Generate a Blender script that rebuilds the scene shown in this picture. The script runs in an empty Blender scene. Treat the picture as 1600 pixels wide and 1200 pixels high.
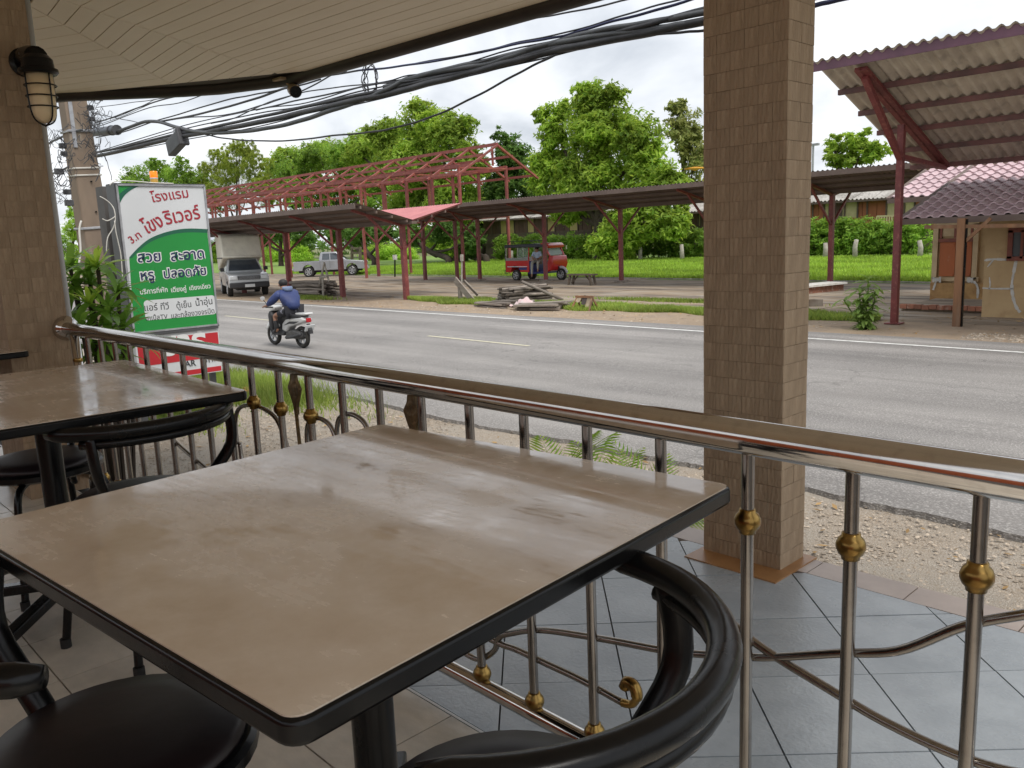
import bpy, math, random
import numpy as np
from mathutils import Vector, Matrix, Euler
random.seed(7); rng = np.random.default_rng(7)
sc = bpy.context.scene
COL = sc.collection
R = math.radians
# ------------------------------------------------------------------ camera
CAM = Vector((0, 0, 2.1)); FPX = 1300.0          # world: X along the road, Y across it, Z up; road surface at z = 0
yaw, pit, rol = R(136.6), R(-9.95), R(-2.35)
Fv = Vector((math.cos(yaw)*math.cos(pit), math.sin(yaw)*math.cos(pit), math.sin(pit)))
R0 = Vector((math.sin(yaw), -math.cos(yaw), 0)); U0 = R0.cross(Fv)
Rv = R0*math.cos(rol)+U0*math.sin(rol); Uv = -R0*math.sin(rol)+U0*math.cos(rol)
cd = bpy.data.cameras.new('camera'); cam = bpy.data.objects.new('camera', cd); COL.objects.link(cam)
cd.sensor_width = 36; cd.lens = 36*FPX/1600; cd.clip_start = .02; cd.clip_end = 3000
cam.matrix_world = Matrix(((Rv.x, Uv.x, -Fv.x, CAM.x), (Rv.y, Uv.y, -Fv.y, CAM.y), (Rv.z, Uv.z, -Fv.z, CAM.z), (0, 0, 0, 1)))
sc.camera = cam
# ------------------------------------------------------------------ sky and sun
SUN_EL, SUN_AZ = 58, -12      # azimuth measured from +X towards +Y
w = bpy.data.worlds.new('World'); sc.world = w; w.use_nodes = True
nt = w.node_tree; nt.nodes.clear(); N = nt.nodes.new; L = nt.links.new
sky = N('ShaderNodeTexSky'); sky.sky_type = 'NISHITA'; sky.sun_disc = False
sky.sun_elevation = R(SUN_EL); sky.sun_rotation = R(90-SUN_AZ); sky.air_density = 1.2; sky.dust_density = 2.5
tc = N('ShaderNodeTexCoord'); sx = N('ShaderNodeSeparateXYZ'); L(tc.outputs['Generated'], sx.inputs[0])
ad = N('ShaderNodeMath'); ad.operation = 'ADD'; ad.inputs[1].default_value = .38; mx0 = N('ShaderNodeMath'); mx0.operation = 'MAXIMUM'; mx0.inputs[1].default_value = 0
L(sx.outputs[2], mx0.inputs[0]); L(mx0.outputs[0], ad.inputs[0])
dx = N('ShaderNodeMath'); dx.operation = 'DIVIDE'; dy = N('ShaderNodeMath'); dy.operation = 'DIVIDE'
L(sx.outputs[0], dx.inputs[0]); L(ad.outputs[0], dx.inputs[1]); L(sx.outputs[1], dy.inputs[0]); L(ad.outputs[0], dy.inputs[1])
cb = N('ShaderNodeCombineXYZ'); L(dx.outputs[0], cb.inputs[0]); L(dy.outputs[0], cb.inputs[1])
n1 = N('ShaderNodeTexNoise'); n1.inputs['Scale'].default_value = 2.3; n1.inputs['Detail'].default_value = 7; n1.inputs['Roughness'].default_value = .52; n1.inputs['Distortion'].default_value = .35
L(cb.outputs[0], n1.inputs['Vector'])
cr = N('ShaderNodeValToRGB'); L(n1.outputs[0], cr.inputs[0])
cr.color_ramp.elements[0].position = .36; cr.color_ramp.elements[0].color = (3.6, 3.85, 4.25, 1)
cr.color_ramp.elements[1].position = .60; cr.color_ramp.elements[1].color = (6.5, 6.6, 6.8, 1)
e = cr.color_ramp.elements.new(.48); e.color = (5.2, 5.4, 5.7, 1)
mxc = N('ShaderNodeMixRGB'); mxc.inputs[0].default_value = .94; L(sky.outputs[0], mxc.inputs[1]); L(cr.outputs[0], mxc.inputs[2])
bg = N('ShaderNodeBackground'); bg.inputs[1].default_value = .1; L(mxc.outputs[0], bg.inputs[0])
wo = N('ShaderNodeOutputWorld'); L(bg.outputs[0], wo.inputs[0])
sl = bpy.data.lights.new('sun', 'SUN'); sl.energy = 1.5; sl.angle = R(24); sl.color = (1, .96, .9)
so = bpy.data.objects.new('sun', sl); COL.objects.link(so)
sd = Vector((math.cos(R(SUN_AZ))*math.cos(R(SUN_EL)), math.sin(R(SUN_AZ))*math.cos(R(SUN_EL)), math.sin(R(SUN_EL))))
so.rotation_euler = sd.to_track_quat('Z', 'Y').to_euler(); so.location = (20, -10, 40)
sc.view_settings.view_transform = 'Standard'; sc.view_settings.look = 'None'; sc.view_settings.exposure = 0.86; sc.view_settings.gamma = 1
sc.render.engine = 'CYCLES'; sc.cycles.max_bounces = 8; sc.cycles.diffuse_bounces = 4; sc.cycles.transparent_max_bounces = 8; sc.cycles.use_denoising = True
# ------------------------------------------------------------------ helpers: rays through the calibrated camera give real positions
def ray(x, y): return Fv+Rv*((x-800)/FPX)-Uv*((y-600)/FPX)
def gz(x, y, z=0.0): d = ray(x, y); return CAM+d*((z-CAM.z)/d.z)
def gy(x, y, Y): d = ray(x, y); return CAM+d*(Y/d.y)
def gx(x, y, X): d = ray(x, y); return CAM+d*(X/d.x)

def tag(o, label=None, cat=None, group=None, kind=None):
    if label: o['label'] = label
    if cat: o['category'] = cat
    if group: o['group'] = group
    if kind: o['kind'] = kind
    return o
def thing(name, loc, label, cat, group=None, rz=0.0):
    o = bpy.data.objects.new(name, None); COL.objects.link(o); o.location = loc; o.rotation_euler = (0, 0, rz)
    o.empty_display_size = .1
    return tag(o, label, cat, group)
def children(o): return CH.get(o.name, [])
CH = {}
def add_child(o, parent):
    o.parent = parent; CH.setdefault(parent.name, []).append(o)
def copy_tree(o, parent=None):
    c = o.copy(); COL.objects.link(c)
    if parent: add_child(c, parent)
    for ch in list(children(o)): copy_tree(ch, c)
    return c
def inst(me, name, mat_parent, loc=(0, 0, 0), rot=(0, 0, 0), scale=(1, 1, 1), kind=None):
    o = bpy.data.objects.new(name, me); COL.objects.link(o)
    if mat_parent: add_child(o, mat_parent)
    o.location = loc; o.rotation_euler = rot; o.scale = scale
    if kind: o['kind'] = kind
    return o

class MB:
    def __init__(s, off=(0, 0, 0)): s.v = []; s.f = []; s.off = Vector(off)
    def add(s, vs, fs):
        b = len(s.v); s.v += [tuple(Vector(v)-s.off) for v in vs]; s.f += [tuple(b+i for i in f) for f in fs]; return s
    def box(s, c, size, rot=None, taper=(1, 1)):
        c = Vector(c); h = Vector(size)/2; vs = []
        for z in (-1, 1):
            for x, y in ((-1, -1), (1, -1), (1, 1), (-1, 1)):
                t = taper if z > 0 else (1, 1); p = Vector((x*h.x*t[0], y*h.y*t[1], z*h.z))
                if rot is not None: p = rot @ p
                vs.append(c+p)
        return s.add(vs, [(3, 2, 1, 0), (4, 5, 6, 7), (0, 1, 5, 4), (1, 2, 6, 5), (2, 3, 7, 6), (3, 0, 4, 7)])
    def beam(s, a, b, w=.1, h=.1, up=(0, 0, 1)):
        a = Vector(a); b = Vector(b); d = (b-a); ln = d.length; d.normalize(); up = Vector(up)
        if abs(d.dot(up)) > .98: up = Vector((0, 1, 0))
        x = d.cross(up).normalized(); z = x.cross(d)
        return s.box((a+b)/2, (w, ln, h), Matrix((x, d, z)).transposed())
    def tube(s, pts, r, n=8, closed=False, cap=True, flat=None):
        pts = [Vector(p) for p in pts]; m = len(pts); rs = r if hasattr(r, '__len__') else [r]*m
        vs = []; fs = []; prev = None
        for i, p in enumerate(pts):
            if closed: t = pts[(i+1) % m]-pts[i-1]
            else: t = pts[min(i+1, m-1)]-pts[max(i-1, 0)]
            t.normalize()
            if prev is None:
                a = Vector((0, 0, 1)) if abs(t.z) < .9 else Vector((1, 0, 0)); u = t.cross(a).normalized()
            else: u = (prev-t*prev.dot(t)).normalized()
            prev = u; q = t.cross(u)
            for k in range(n):
                an = 2*math.pi*k/n; k1 = flat if flat else 1
                vs.append(p+u*(rs[i]*math.cos(an)*k1)+q*(rs[i]*math.sin(an)))
        for i in range(m if closed else m-1):
            j = (i+1) % m
            for k in range(n): fs.append((i*n+k, i*n+(k+1) % n, j*n+(k+1) % n, j*n+k))
        if cap and not closed: fs.append(tuple(range(n-1, -1, -1))); fs.append(tuple((m-1)*n+k for k in range(n)))
        return s.add(vs, fs)
    def lathe(s, c, prof, n=16, axis=(0, 0, 1)):
        c = Vector(c); q = Vector((0, 0, 1)).rotation_difference(Vector(axis).normalized()).to_matrix(); vs = []; fs = []
        for r, z in prof:
            for k in range(n): a = 2*math.pi*k/n; vs.append(c+q @ Vector((r*math.cos(a), r*math.sin(a), z)))
        for i in range(len(prof)-1):
            for k in range(n): fs.append((i*n+k, i*n+(k+1) % n, (i+1)*n+(k+1) % n, (i+1)*n+k))
        fs.append(tuple(range(n-1, -1, -1))); fs.append(tuple((len(prof)-1)*n+k for k in range(n)))
        return s.add(vs, fs)
    def cyl(s, a, b, r, n=12, r2=None): return s.tube([a, b], [r, r if r2 is None else r2], n)
    def prism(s, poly, d, ax=None):
        """poly: 3D points (planar); extruded by vector d"""
        poly = [Vector(p) for p in poly]; d = Vector(d); n = len(poly)
        nm = Vector((0, 0, 0))
        for i in range(n): nm += poly[i].cross(poly[(i+1) % n])
        if nm.dot(d) > 0: poly.reverse()
        vs = poly+[p+d for p in poly]
        fs = [tuple(range(n)), tuple(range(2*n-1, n-1, -1))]+[(i, n+i, n+(i+1) % n, (i+1) % n) for i in range(n)]
        return s.add(vs, [fs[0], fs[1]]+[tuple(f) for f in fs[2:]])
    def quad(s, a, b, c, d): return s.add([a, b, c, d], [(0, 1, 2, 3)])
    def mesh(s, name, mat, smooth=False):
        me = bpy.data.meshes.new(name); me.from_pydata(s.v, [], s.f); me.update()
        if mat: me.materials.append(mat)
        if smooth: me.shade_smooth()
        return me
    def build(s, name, mat, parent=None, smooth=False, bevel=0, seg=2, kind=None, sub=0, auto=False):
        me = s.mesh(name, mat, smooth); o = bpy.data.objects.new(name, me); COL.objects.link(o)
        if parent: add_child(o, parent)
        if bevel:
            b = o.modifiers.new('b', 'BEVEL'); b.width = bevel; b.segments = seg; b.limit_method = 'ANGLE'; b.angle_limit = R(35)
            b.harden_normals = False
            for p in me.polygons: p.use_smooth = True
            try: me.set_sharp_from_angle(angle=R(40))
            except Exception: pass
        if auto:
            for p in me.polygons: p.use_smooth = True
            me.set_sharp_from_angle(angle=R(35))
        if sub:
            m = o.modifiers.new('s', 'SUBSURF'); m.levels = sub; m.render_levels = sub
        if kind: o['kind'] = kind
        return o
def npmesh(name, V, F4, mat, parent=None, kind=None, quads=True, off=None):
    """fast mesh from numpy arrays: V (n,3), faces (m,k)"""
    me = bpy.data.meshes.new(name); V = np.asarray(V, np.float32)
    if off is not None: V = V-np.array(off, np.float32)
    F4 = np.asarray(F4, np.int32); m, k = F4.shape
    me.vertices.add(len(V)); me.vertices.foreach_set('co', V.ravel()); me.loops.add(m*k); me.loops.foreach_set('vertex_index', F4.ravel())
    me.polygons.add(m); me.polygons.foreach_set('loop_start', np.arange(0, m*k, k, dtype=np.int32)); me.polygons.foreach_set('loop_total', np.full(m, k, np.int32))
    me.update(); me.materials.append(mat)
    o = bpy.data.objects.new(name, me); COL.objects.link(o)
    if parent: add_child(o, parent)
    if kind: o['kind'] = kind
    return o
# ------------------------------------------------------------------ materials
def M(name, c1, c2=None, scale=6, rough=.6, metal=0, bump=0, bscale=None, detail=4, rnd=0, stretch=None, spec=.5, coat=0, trans=0,
      lo=.35, hi=.65, c3=None, s3=30, a3=.5, t3=(.55, .7), island=False, rrough=0, alpha=1, dist=.01, coord='Object', emit=None):
    m = bpy.data.materials.new(name); m.use_nodes = True; nt = m.node_tree; b = nt.nodes['Principled BSDF']; N = nt.nodes.new; L = nt.links.new
    b.inputs['Roughness'].default_value = rough; b.inputs['Metallic'].default_value = metal; b.inputs['Specular IOR Level'].default_value = spec
    if coat: b.inputs['Coat Weight'].default_value = coat; b.inputs['Coat Roughness'].default_value = .08
    if trans: b.inputs['Transmission Weight'].default_value = trans
    b.inputs['Base Color'].default_value = (*c1, 1)
    if alpha < 1: b.inputs['Alpha'].default_value = alpha
    if emit: b.inputs['Emission Color'].default_value = (*emit[:3], 1); b.inputs['Emission Strength'].default_value = emit[3]
    tc = N('ShaderNodeTexCoord'); vec = tc.outputs[coord]
    if stretch:
        mp = N('ShaderNodeMapping'); mp.inputs['Scale'].default_value = stretch; L(vec, mp.inputs[0]); vec = mp.outputs[0]
    col = None
    if c2:
        n = N('ShaderNodeTexNoise'); n.inputs['Scale'].default_value = scale; n.inputs['Detail'].default_value = detail; n.inputs['Roughness'].default_value = .6; L(vec, n.inputs['Vector'])
        r = N('ShaderNodeMapRange'); r.inputs[1].default_value = lo; r.inputs[2].default_value = hi; L(n.outputs[0], r.inputs[0])
        mx = N('ShaderNodeMixRGB'); L(r.outputs[0], mx.inputs[0]); mx.inputs[1].default_value = (*c1, 1); mx.inputs[2].default_value = (*c2, 1); col = mx.outputs[0]
        if rrough:
            rr = N('ShaderNodeMapRange'); rr.inputs[3].default_value = rough; rr.inputs[4].default_value = rough+rrough; L(n.outputs[0], rr.inputs[0]); L(rr.outputs[0], b.inputs['Roughness'])
    if c3:
        n = N('ShaderNodeTexNoise'); n.inputs['Scale'].default_value = s3; n.inputs['Detail'].default_value = 3; L(vec, n.inputs['Vector'])
        r = N('ShaderNodeMapRange'); r.inputs[1].default_value = t3[0]; r.inputs[2].default_value = t3[1]; r.inputs[4].default_value = a3; L(n.outputs[0], r.inputs[0])
        mx = N('ShaderNodeMixRGB'); L(r.outputs[0], mx.inputs[0])
        if col: L(col, mx.inputs[1])
        else: mx.inputs[1].default_value = (*c1, 1)
        mx.inputs[2].default_value = (*c3, 1); col = mx.outputs[0]
    if rnd:
        src = N('ShaderNodeNewGeometry').outputs['Random Per Island'] if island else N('ShaderNodeObjectInfo').outputs['Random']
        r = N('ShaderNodeMapRange'); r.inputs[3].default_value = 1-rnd; r.inputs[4].default_value = 1+rnd; L(src, r.inputs[0])
        hs = N('ShaderNodeHueSaturation'); L(r.outputs[0], hs.inputs['Value'])
        if col: L(col, hs.inputs['Color'])
        else: hs.inputs['Color'].default_value = (*c1, 1)
        col = hs.outputs[0]
    if col: L(col, b.inputs['Base Color'])
    if bump:
        n = N('ShaderNodeTexNoise'); n.inputs['Scale'].default_value = bscale or scale*4; n.inputs['Detail'].default_value = 5; L(vec, n.inputs['Vector'])
        bp = N('ShaderNodeBump'); bp.inputs['Strength'].default_value = bump; bp.inputs['Distance'].default_value = dist; L(n.outputs[0], bp.inputs['Height']); L(bp.outputs[0], b.inputs['Normal'])
    return m
def leafmat(name, c1, c2, trans=.35, rnd=.3, rough=.55):
    m = bpy.data.materials.new(name); m.use_nodes = True; nt = m.node_tree; nt.nodes.clear(); N = nt.nodes.new; L = nt.links.new
    g = N('ShaderNodeNewGeometry'); mx = N('ShaderNodeMixRGB'); L(g.outputs['Random Per Island'], mx.inputs[0]); mx.inputs[1].default_value = (*c1, 1); mx.inputs[2].default_value = (*c2, 1)
    tc = N('ShaderNodeTexCoord'); n = N('ShaderNodeTexNoise'); n.inputs['Scale'].default_value = .35; n.inputs['Detail'].default_value = 3; L(tc.outputs['Object'], n.inputs['Vector'])
    r = N('ShaderNodeMapRange'); r.inputs[1].default_value = .35; r.inputs[2].default_value = .65; r.inputs[3].default_value = 1-rnd; r.inputs[4].default_value = 1+rnd; L(n.outputs[0], r.inputs[0])
    hs = N('ShaderNodeHueSaturation'); L(r.outputs[0], hs.inputs['Value']); L(mx.outputs[0], hs.inputs['Color'])
    p = N('ShaderNodeBsdfPrincipled'); p.inputs['Roughness'].default_value = rough; p.inputs['Specular IOR Level'].default_value = .25; L(hs.outputs[0], p.inputs['Base Color'])
    t = N('ShaderNodeBsdfTranslucent'); h2 = N('ShaderNodeHueSaturation'); h2.inputs['Value'].default_value = 1.5; h2.inputs['Hue'].default_value = .48; L(hs.outputs[0], h2.inputs['Color']); L(h2.outputs[0], t.inputs['Color'])
    ms = N('ShaderNodeMixShader'); ms.inputs[0].default_value = trans; L(p.outputs[0], ms.inputs[1]); L(t.outputs[0], ms.inputs[2])
    o = N('ShaderNodeOutputMaterial'); L(ms.outputs[0], o.inputs[0]); return m
def corrug(mb, o, u, v, nw, amp, per, up, rows=2):
    """corrugated sheet: from o along u (nw waves of length per), down v; up = normal"""
    o = Vector(o); u = Vector(u).normalized(); v = Vector(v); up = Vector(up); vs = []; k = 6; n = nw*k+1; fs = []
    for j in range(rows):
        for i in range(n):
            vs.append(o+u*(i*per/k)+v*(j/(rows-1))+up*(amp*math.cos(2*math.pi*i/k)))
    for j in range(rows-1):
        for i in range(n-1): fs.append((j*n+i, j*n+i+1, (j+1)*n+i+1, (j+1)*n+i))
    b = len(vs); vs2 = [p-up*.012 for p in vs]; fs2 = [tuple(b+q for q in reversed(f)) for f in fs]
    mb.add(vs+vs2, fs+fs2); return mb

TF = .90   # terrace floor height
from mathutils import noise as mnoise
# ================================================================== GROUND, ROAD
m_dirt = M('dirt', (.34, .25, .165), (.25, .19, .135), 1.3, .95, bump=.5, bscale=26, c3=(.43, .36, .27), s3=60, a3=.8, dist=.03)
m_road = M('asphalt', (.175, .164, .156), (.262, .245, .23), .55, .85, bump=.8, bscale=90, c3=(.50, .48, .45), s3=120, a3=.75, t3=(.53, .64), stretch=(.45, 1, 1), dist=.015, detail=8)
def road_wear():
    nt = m_road.node_tree; N = nt.nodes.new; L = nt.links.new; b = nt.nodes['Principled BSDF']; src = b.inputs['Base Color'].links[0].from_socket
    tc = N('ShaderNodeTexCoord'); mp = N('ShaderNodeMapping'); mp.inputs['Scale'].default_value = (.012, 1.15, 1); L(tc.outputs['Object'], mp.inputs[0])
    n = N('ShaderNodeTexNoise'); n.inputs['Scale'].default_value = 1; n.inputs['Detail'].default_value = 3; L(mp.outputs[0], n.inputs[0])
    r = N('ShaderNodeMapRange'); r.inputs[1].default_value = .38; r.inputs[2].default_value = .62; r.inputs[3].default_value = .80; r.inputs[4].default_value = 1.12; L(n.outputs[0], r.inputs[0])
    v = N('ShaderNodeTexVoronoi'); v.feature = 'DISTANCE_TO_EDGE'; v.inputs['Scale'].default_value = .33; mp2 = N('ShaderNodeMapping'); L(tc.outputs['Object'], mp2.inputs[0])
    n2 = N('ShaderNodeTexNoise'); n2.inputs['Scale'].default_value = 1.7; L(mp2.outputs[0], n2.inputs[0]); ad = N('ShaderNodeMixRGB'); ad.blend_type = 'ADD'; ad.inputs[0].default_value = .8; L(mp2.outputs[0], ad.inputs[1]); L(n2.outputs['Color'], ad.inputs[2]); L(ad.outputs[0], v.inputs['Vector'])
    r2 = N('ShaderNodeMapRange'); r2.inputs[1].default_value = .0; r2.inputs[2].default_value = .006; r2.inputs[3].default_value = .72; r2.inputs[4].default_value = 1; L(v.outputs[0], r2.inputs[0])
    m = N('ShaderNodeMath'); m.operation = 'MULTIPLY'; L(r.outputs[0], m.inputs[0]); L(r2.outputs[0], m.inputs[1])
    h = N('ShaderNodeHueSaturation'); L(m.outputs[0], h.inputs['Value']); L(src, h.inputs['Color']); L(h.outputs[0], b.inputs['Base Color'])
road_wear()
m_paint = M('road_paint', (.74, .74, .71), (.45, .44, .42), 9, .8, lo=.45, hi=.75)
m_paintc = M('road_paint_cream', (.62, .58, .42), (.36, .33, .27), 14, .8, lo=.4, hi=.7)
m_gravel = M('gravel', (.36, .315, .26), (.35, .275, .20), 1.1, .95, bump=.9, bscale=90, c3=(.52, .48, .42), s3=110, a3=.8, t3=(.5, .62), dist=.03)
m_slab = M('old_concrete', (.30, .225, .15), (.115, .088, .065), .6, .9, bump=.2, bscale=8, c3=(.34, .30, .25), s3=1.6, a3=.6, lo=.4, hi=.62, t3=(.45, .6), stretch=(.35, 1.5, 1))
m_lawn = M('lawn_soil', (.13, .22, .035), (.19, .29, .05), .5, .95, c3=(.10, .22, .03), s3=3)
m_soil = M('far_soil', (.12, .17, .04), (.18, .15, .08), .2, .95)

def sheet(name, poly, z, mat, nsub=0):
    b = MB(); b.add([(x, y, z) for x, y in poly], [tuple(range(len(poly)))]); return b.build(name, mat, kind='structure')
g = sheet('ground', [(-900, -300), (500, -300), (500, 900), (-900, 900)], -.03, m_soil)
# gravel verge between the terrace and the road: slightly uneven grid with a ragged edge
def grid_sheet(name, x0, x1, y0f, y1f, nx, ny, zf, mat):
    vs = []; fs = []
    for i in range(nx+1):
        x = x0+(x1-x0)*(i/nx)
        a, b_ = y0f(x), y1f(x)
        for j in range(ny+1): y = a+(b_-a)*j/ny; vs.append((x, y, zf(x, y)))
    for i in range(nx):
        for j in range(ny): q = i*(ny+1)+j; fs.append((q, q+ny+1, q+ny+2, q+1))
    b = MB(); b.add(vs, fs); return b.build(name, mat, kind='structure', smooth=True)
def wob(x, s=1.0, k=0.0): return s*(.5*math.sin(x*1.7+k)+.3*math.sin(x*4.3+1.3+k)+.2*math.sin(x*11.1+k*2))
grid_sheet('gravel_verge', -60, 14, lambda x: 1.2, lambda x: 6.5, 370, 28, lambda x, y: .002+.012*math.sin(x*2.1+y)*math.sin(y*3), m_gravel)
NEAR = 6.05
# asphalt with a broken near edge standing a few centimetres proud of the shoulder
vs = []; fs = []; xs = [-220+i*1.0 for i in range(180)]+[-40+i*.04 for i in range(1350)]+[14, 60, 200]
for x in xs:
    e = NEAR+.16*(mnoise.noise(Vector((x*.35, 0, 0))))+.05*mnoise.noise(Vector((x*1.7, 3, 0)))+.03*mnoise.noise(Vector((x*6.5, 7, 0)))+.025*mnoise.noise(Vector((x*23, 9, 0)))
    vs += [(x, e, -.01), (x, e+.01, .045), (x, 10.9, .075), (x, 15.6, .03)]
for i in range(len(xs)-1):
    for j in range(3): q = i*4+j; fs.append((q, q+4, q+5, q+1))
MB().add(vs, fs).build('road', m_road, kind='structure')
def stripe(name, pts, wd, mat, z=.05):
    vs = []; fs = []
    for x, y, zz in pts: vs += [(x, y-wd/2, zz), (x, y+wd/2, zz)]
    for i in range(len(pts)-1): fs.append((2*i, 2*i+2, 2*i+3, 2*i+1))
    return MB().add(vs, fs).build(name, mat, kind='structure')
def roadz(y): return .045+(y-6.06)/(10.9-6.06)*.03 if y < 10.9 else .075-(y-10.9)/4.7*.045
FL = lambda x: 14.42-(x+3.5)*.032
stripe('edge_line', [(x, FL(x), roadz(FL(x))+.006) for x in range(-200, 60, 2)], .11, m_paint)
for x0 in (-46, -35.2, -24.9+.0, -14.3+.0+3.1-3.1, -2.2):
    a = x0; yy = 10.98-(x0+11)*.03
    stripe('centre_dash', [(a, yy, roadz(yy)+.007), (a+3.2, yy-.1, roadz(yy-.1)+.007)], .1, m_paintc)
# far shoulder, sandy strip, old paved yard, lawn
grid_sheet('far_shoulder', -200, 40, lambda x: 15.55+.0*x, lambda x: 18.2, 240, 4, lambda x, y: .012+.004*math.sin(x), m_dirt)
sheet('sandy_yard', [(-200, 18.1), (40, 18.1), (40, 20.5), (-200, 20.5)], .006, M('sandy', (.36, .28, .2), (.27, .215, .16), .8, .95, c3=(.18, .15, .12), s3=3, a3=.6, stretch=(.4, 1, 1)))
LE0, LE1 = gz(640, 430.5), gz(1450, 443)
def lawn_edge(x): return LE0.y+(x-LE0.x)*(LE1.y-LE0.y)/(LE1.x-LE0.x)
yard = sheet('paved_yard', [(-200, 18.6), (-11, 18.3), (40, 18.3), (40, lawn_edge(40)), (-70, lawn_edge(-60)), (-200, 36)], .012, m_slab)
# individual paving bays, joints open, the nearest ones
for i in range(26):
    for j in range(4):
        x0 = -44+i*1.9; y0 = 19.2+j*2.9
        if y0+2.8 > lawn_edge(x0)-.2: continue
        b = MB(); jz = random.uniform(.0, .012); b.box((x0+.94, y0+1.42, .014+jz/2), (1.86, 2.86, .012+jz)); b.build('paving_slab', m_slab, yard)
sheet('lawn', [(-200, 36), (-70, lawn_edge(-60)), (40, lawn_edge(40)), (60, 75), (-300, 75)], .02, m_lawn)
def kerb():
    b = MB(); n = 0
    root = thing('lawn_kerb', (LE0.x, LE0.y, 0), 'low flush line of pale worn kerb stones between paved yard and lawn', 'kerb')
    for i in range(46):
        x0 = -48+i*1.05
        k = MB(root.location); a = (x0, lawn_edge(x0)-.05, .035); c = (x0+1.0, lawn_edge(x0+1.0)-.05, .035+random.uniform(-.008, .008)); k.beam(a, c, .13, .06)
        k.build('kerb_stone', m_kerb, root)
m_kerb = M('kerb_concrete', (.42, .39, .34), (.2, .18, .15), 2.5, .9, rnd=.25)
kerb()

# ================================================================== TERRACE
m_tin = M('beige_slate_tile', (.66, .60, .50), (.53, .485, .41), 7, .24, bump=.25, bscale=14, rnd=.07, c3=(.24, .22, .19), s3=3.3, a3=.5, stretch=(1, 1.6, 1), rrough=.2)
m_tout = M('blue_grey_tile', (.38, .42, .45), (.29, .325, .355), 5, .2, bump=.35, bscale=90, rnd=.08, dist=.003, c3=(.34, .37, .39), s3=60, a3=.5, rrough=.15)
m_tpink = M('pale_border_tile', (.50, .42, .37), (.42, .35, .31), 8, .4, rnd=.06, bump=.2, bscale=60, dist=.002)
m_torange = M('orange_base_tile', (.42, .22, .09), (.33, .17, .07), 8, .35, rnd=.06)
m_grout = M('grout', (.06, .055, .05), (.09, .08, .075), 20, .9)
fl = MB(); fl.box((-2, -1.1, TF-.47), (20, 4.76, .92)); fl.box((3.95, 2.015, TF-.472), (12.1, 1.47, .92)); floor = fl.build('terrace_floor', m_grout, kind='structure')   # up to y = 2.76
def clip(poly, a, b, c):
    """keep the part where a*x+b*y<=c"""
    out = []
    for i in range(len(poly)):
        p, q = poly[i], poly[(i+1) % len(poly)]; dp = a*p[0]+b*p[1]-c; dq = a*q[0]+b*q[1]-c
        if dp <= 0: out.append(p)
        if dp*dq < 0: t = dp/(dp-dq); out.append((p[0]+(q[0]-p[0])*t, p[1]+(q[1]-p[1])*t))
    return out
def inset(poly, d):
    sg = sum(poly[i][0]*poly[(i+1) % len(poly)][1]-poly[(i+1) % len(poly)][0]*poly[i][1] for i in range(len(poly)))
    if sg < 0: poly = poly[::-1]
    o = poly
    for i in range(len(poly)):
        (x1, y1), (x2, y2) = poly[i], poly[(i+1) % len(poly)]; l = math.hypot(x2-x1, y2-y1)
        if l < 1e-5: continue
        a, b_ = (y2-y1)/l, -(x2-x1)/l; o = clip(o, a, b_, a*x1+b_*y1-d)
        if len(o) < 3: return []
    return o
def area(p): return abs(sum(p[i][0]*p[(i+1) % len(p)][1]-p[(i+1) % len(p)][0]*p[i][1] for i in range(len(p))))/2
def tile(poly, mat, z=TF, name='tile'):
    if len(poly) < 3 or area(poly) < .0012: return
    poly = inset(poly, .0022)
    if len(poly) < 3: return
    b = MB(); zz = z+random.uniform(-.0008, .0008)
    b.prism([(x, y, zz-.012) for x, y in poly], (0, 0, .0135)); b.build(name, mat, floor)
S = .325
for i in range(26):
    for j in range(9):
        x0 = -6.1+i*S; y0 = 1.205-(j+1)*S
        if x0 > .6: continue
        tile([(x0, y0), (x0+S, y0), (x0+S, y0+S), (x0, y0+S)], m_tin)
# diagonal outer tiles, y 1.22 .. 2.60 and a pale border strip
D = .475
for a in range(-12, 18):
    for b_ in range(-14, 16):
        # lines x+y = .30+.47k , y-x = 2.96+.485k
        s0 = .30+.47*a; d0 = 2.965+.485*b_
        P = [((s-d)/2, (s+d)/2) for s, d in ((s0, d0), (s0+.47, d0), (s0+.47, d0+.485), (s0, d0+.485))]
        P = clip(P, 0, -1, -1.214); P = clip(P, 0, 1, 2.62); P = clip(P, -1, 0, 1.98)
        if not P or min(p[0] for p in P) < -6 or max(p[0] for p in P) > 1.0: continue
        tile(P, m_tout)
for i in range(22):
    x0 = -5.6+i*.33; 
    if x0 > -1.9: tile([(x0, 2.62), (x0+.33, 2.62), (x0+.33, 2.755), (x0, 2.755)], m_tpink)
tile([(-2.09, 2.62), (-1.63, 2.62), (-1.63, 2.755), (-2.09, 2.755)], m_tpink)
for i in range(4): tile([(-2.09, 1.29+.3325*i), (-1.98, 1.29+.3325*i), (-1.98, 1.29+.3325*(i+1)), (-2.09, 1.29+.3325*(i+1))], m_tpink)
nos = MB(); nos.beam((-6.2, 1.2095, TF+.0005), (2, 1.2095, TF+.0005), .0075, .004); nos.build('trim_strip', M('trim', (.6, .6, .58), rough=.4), floor)

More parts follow.
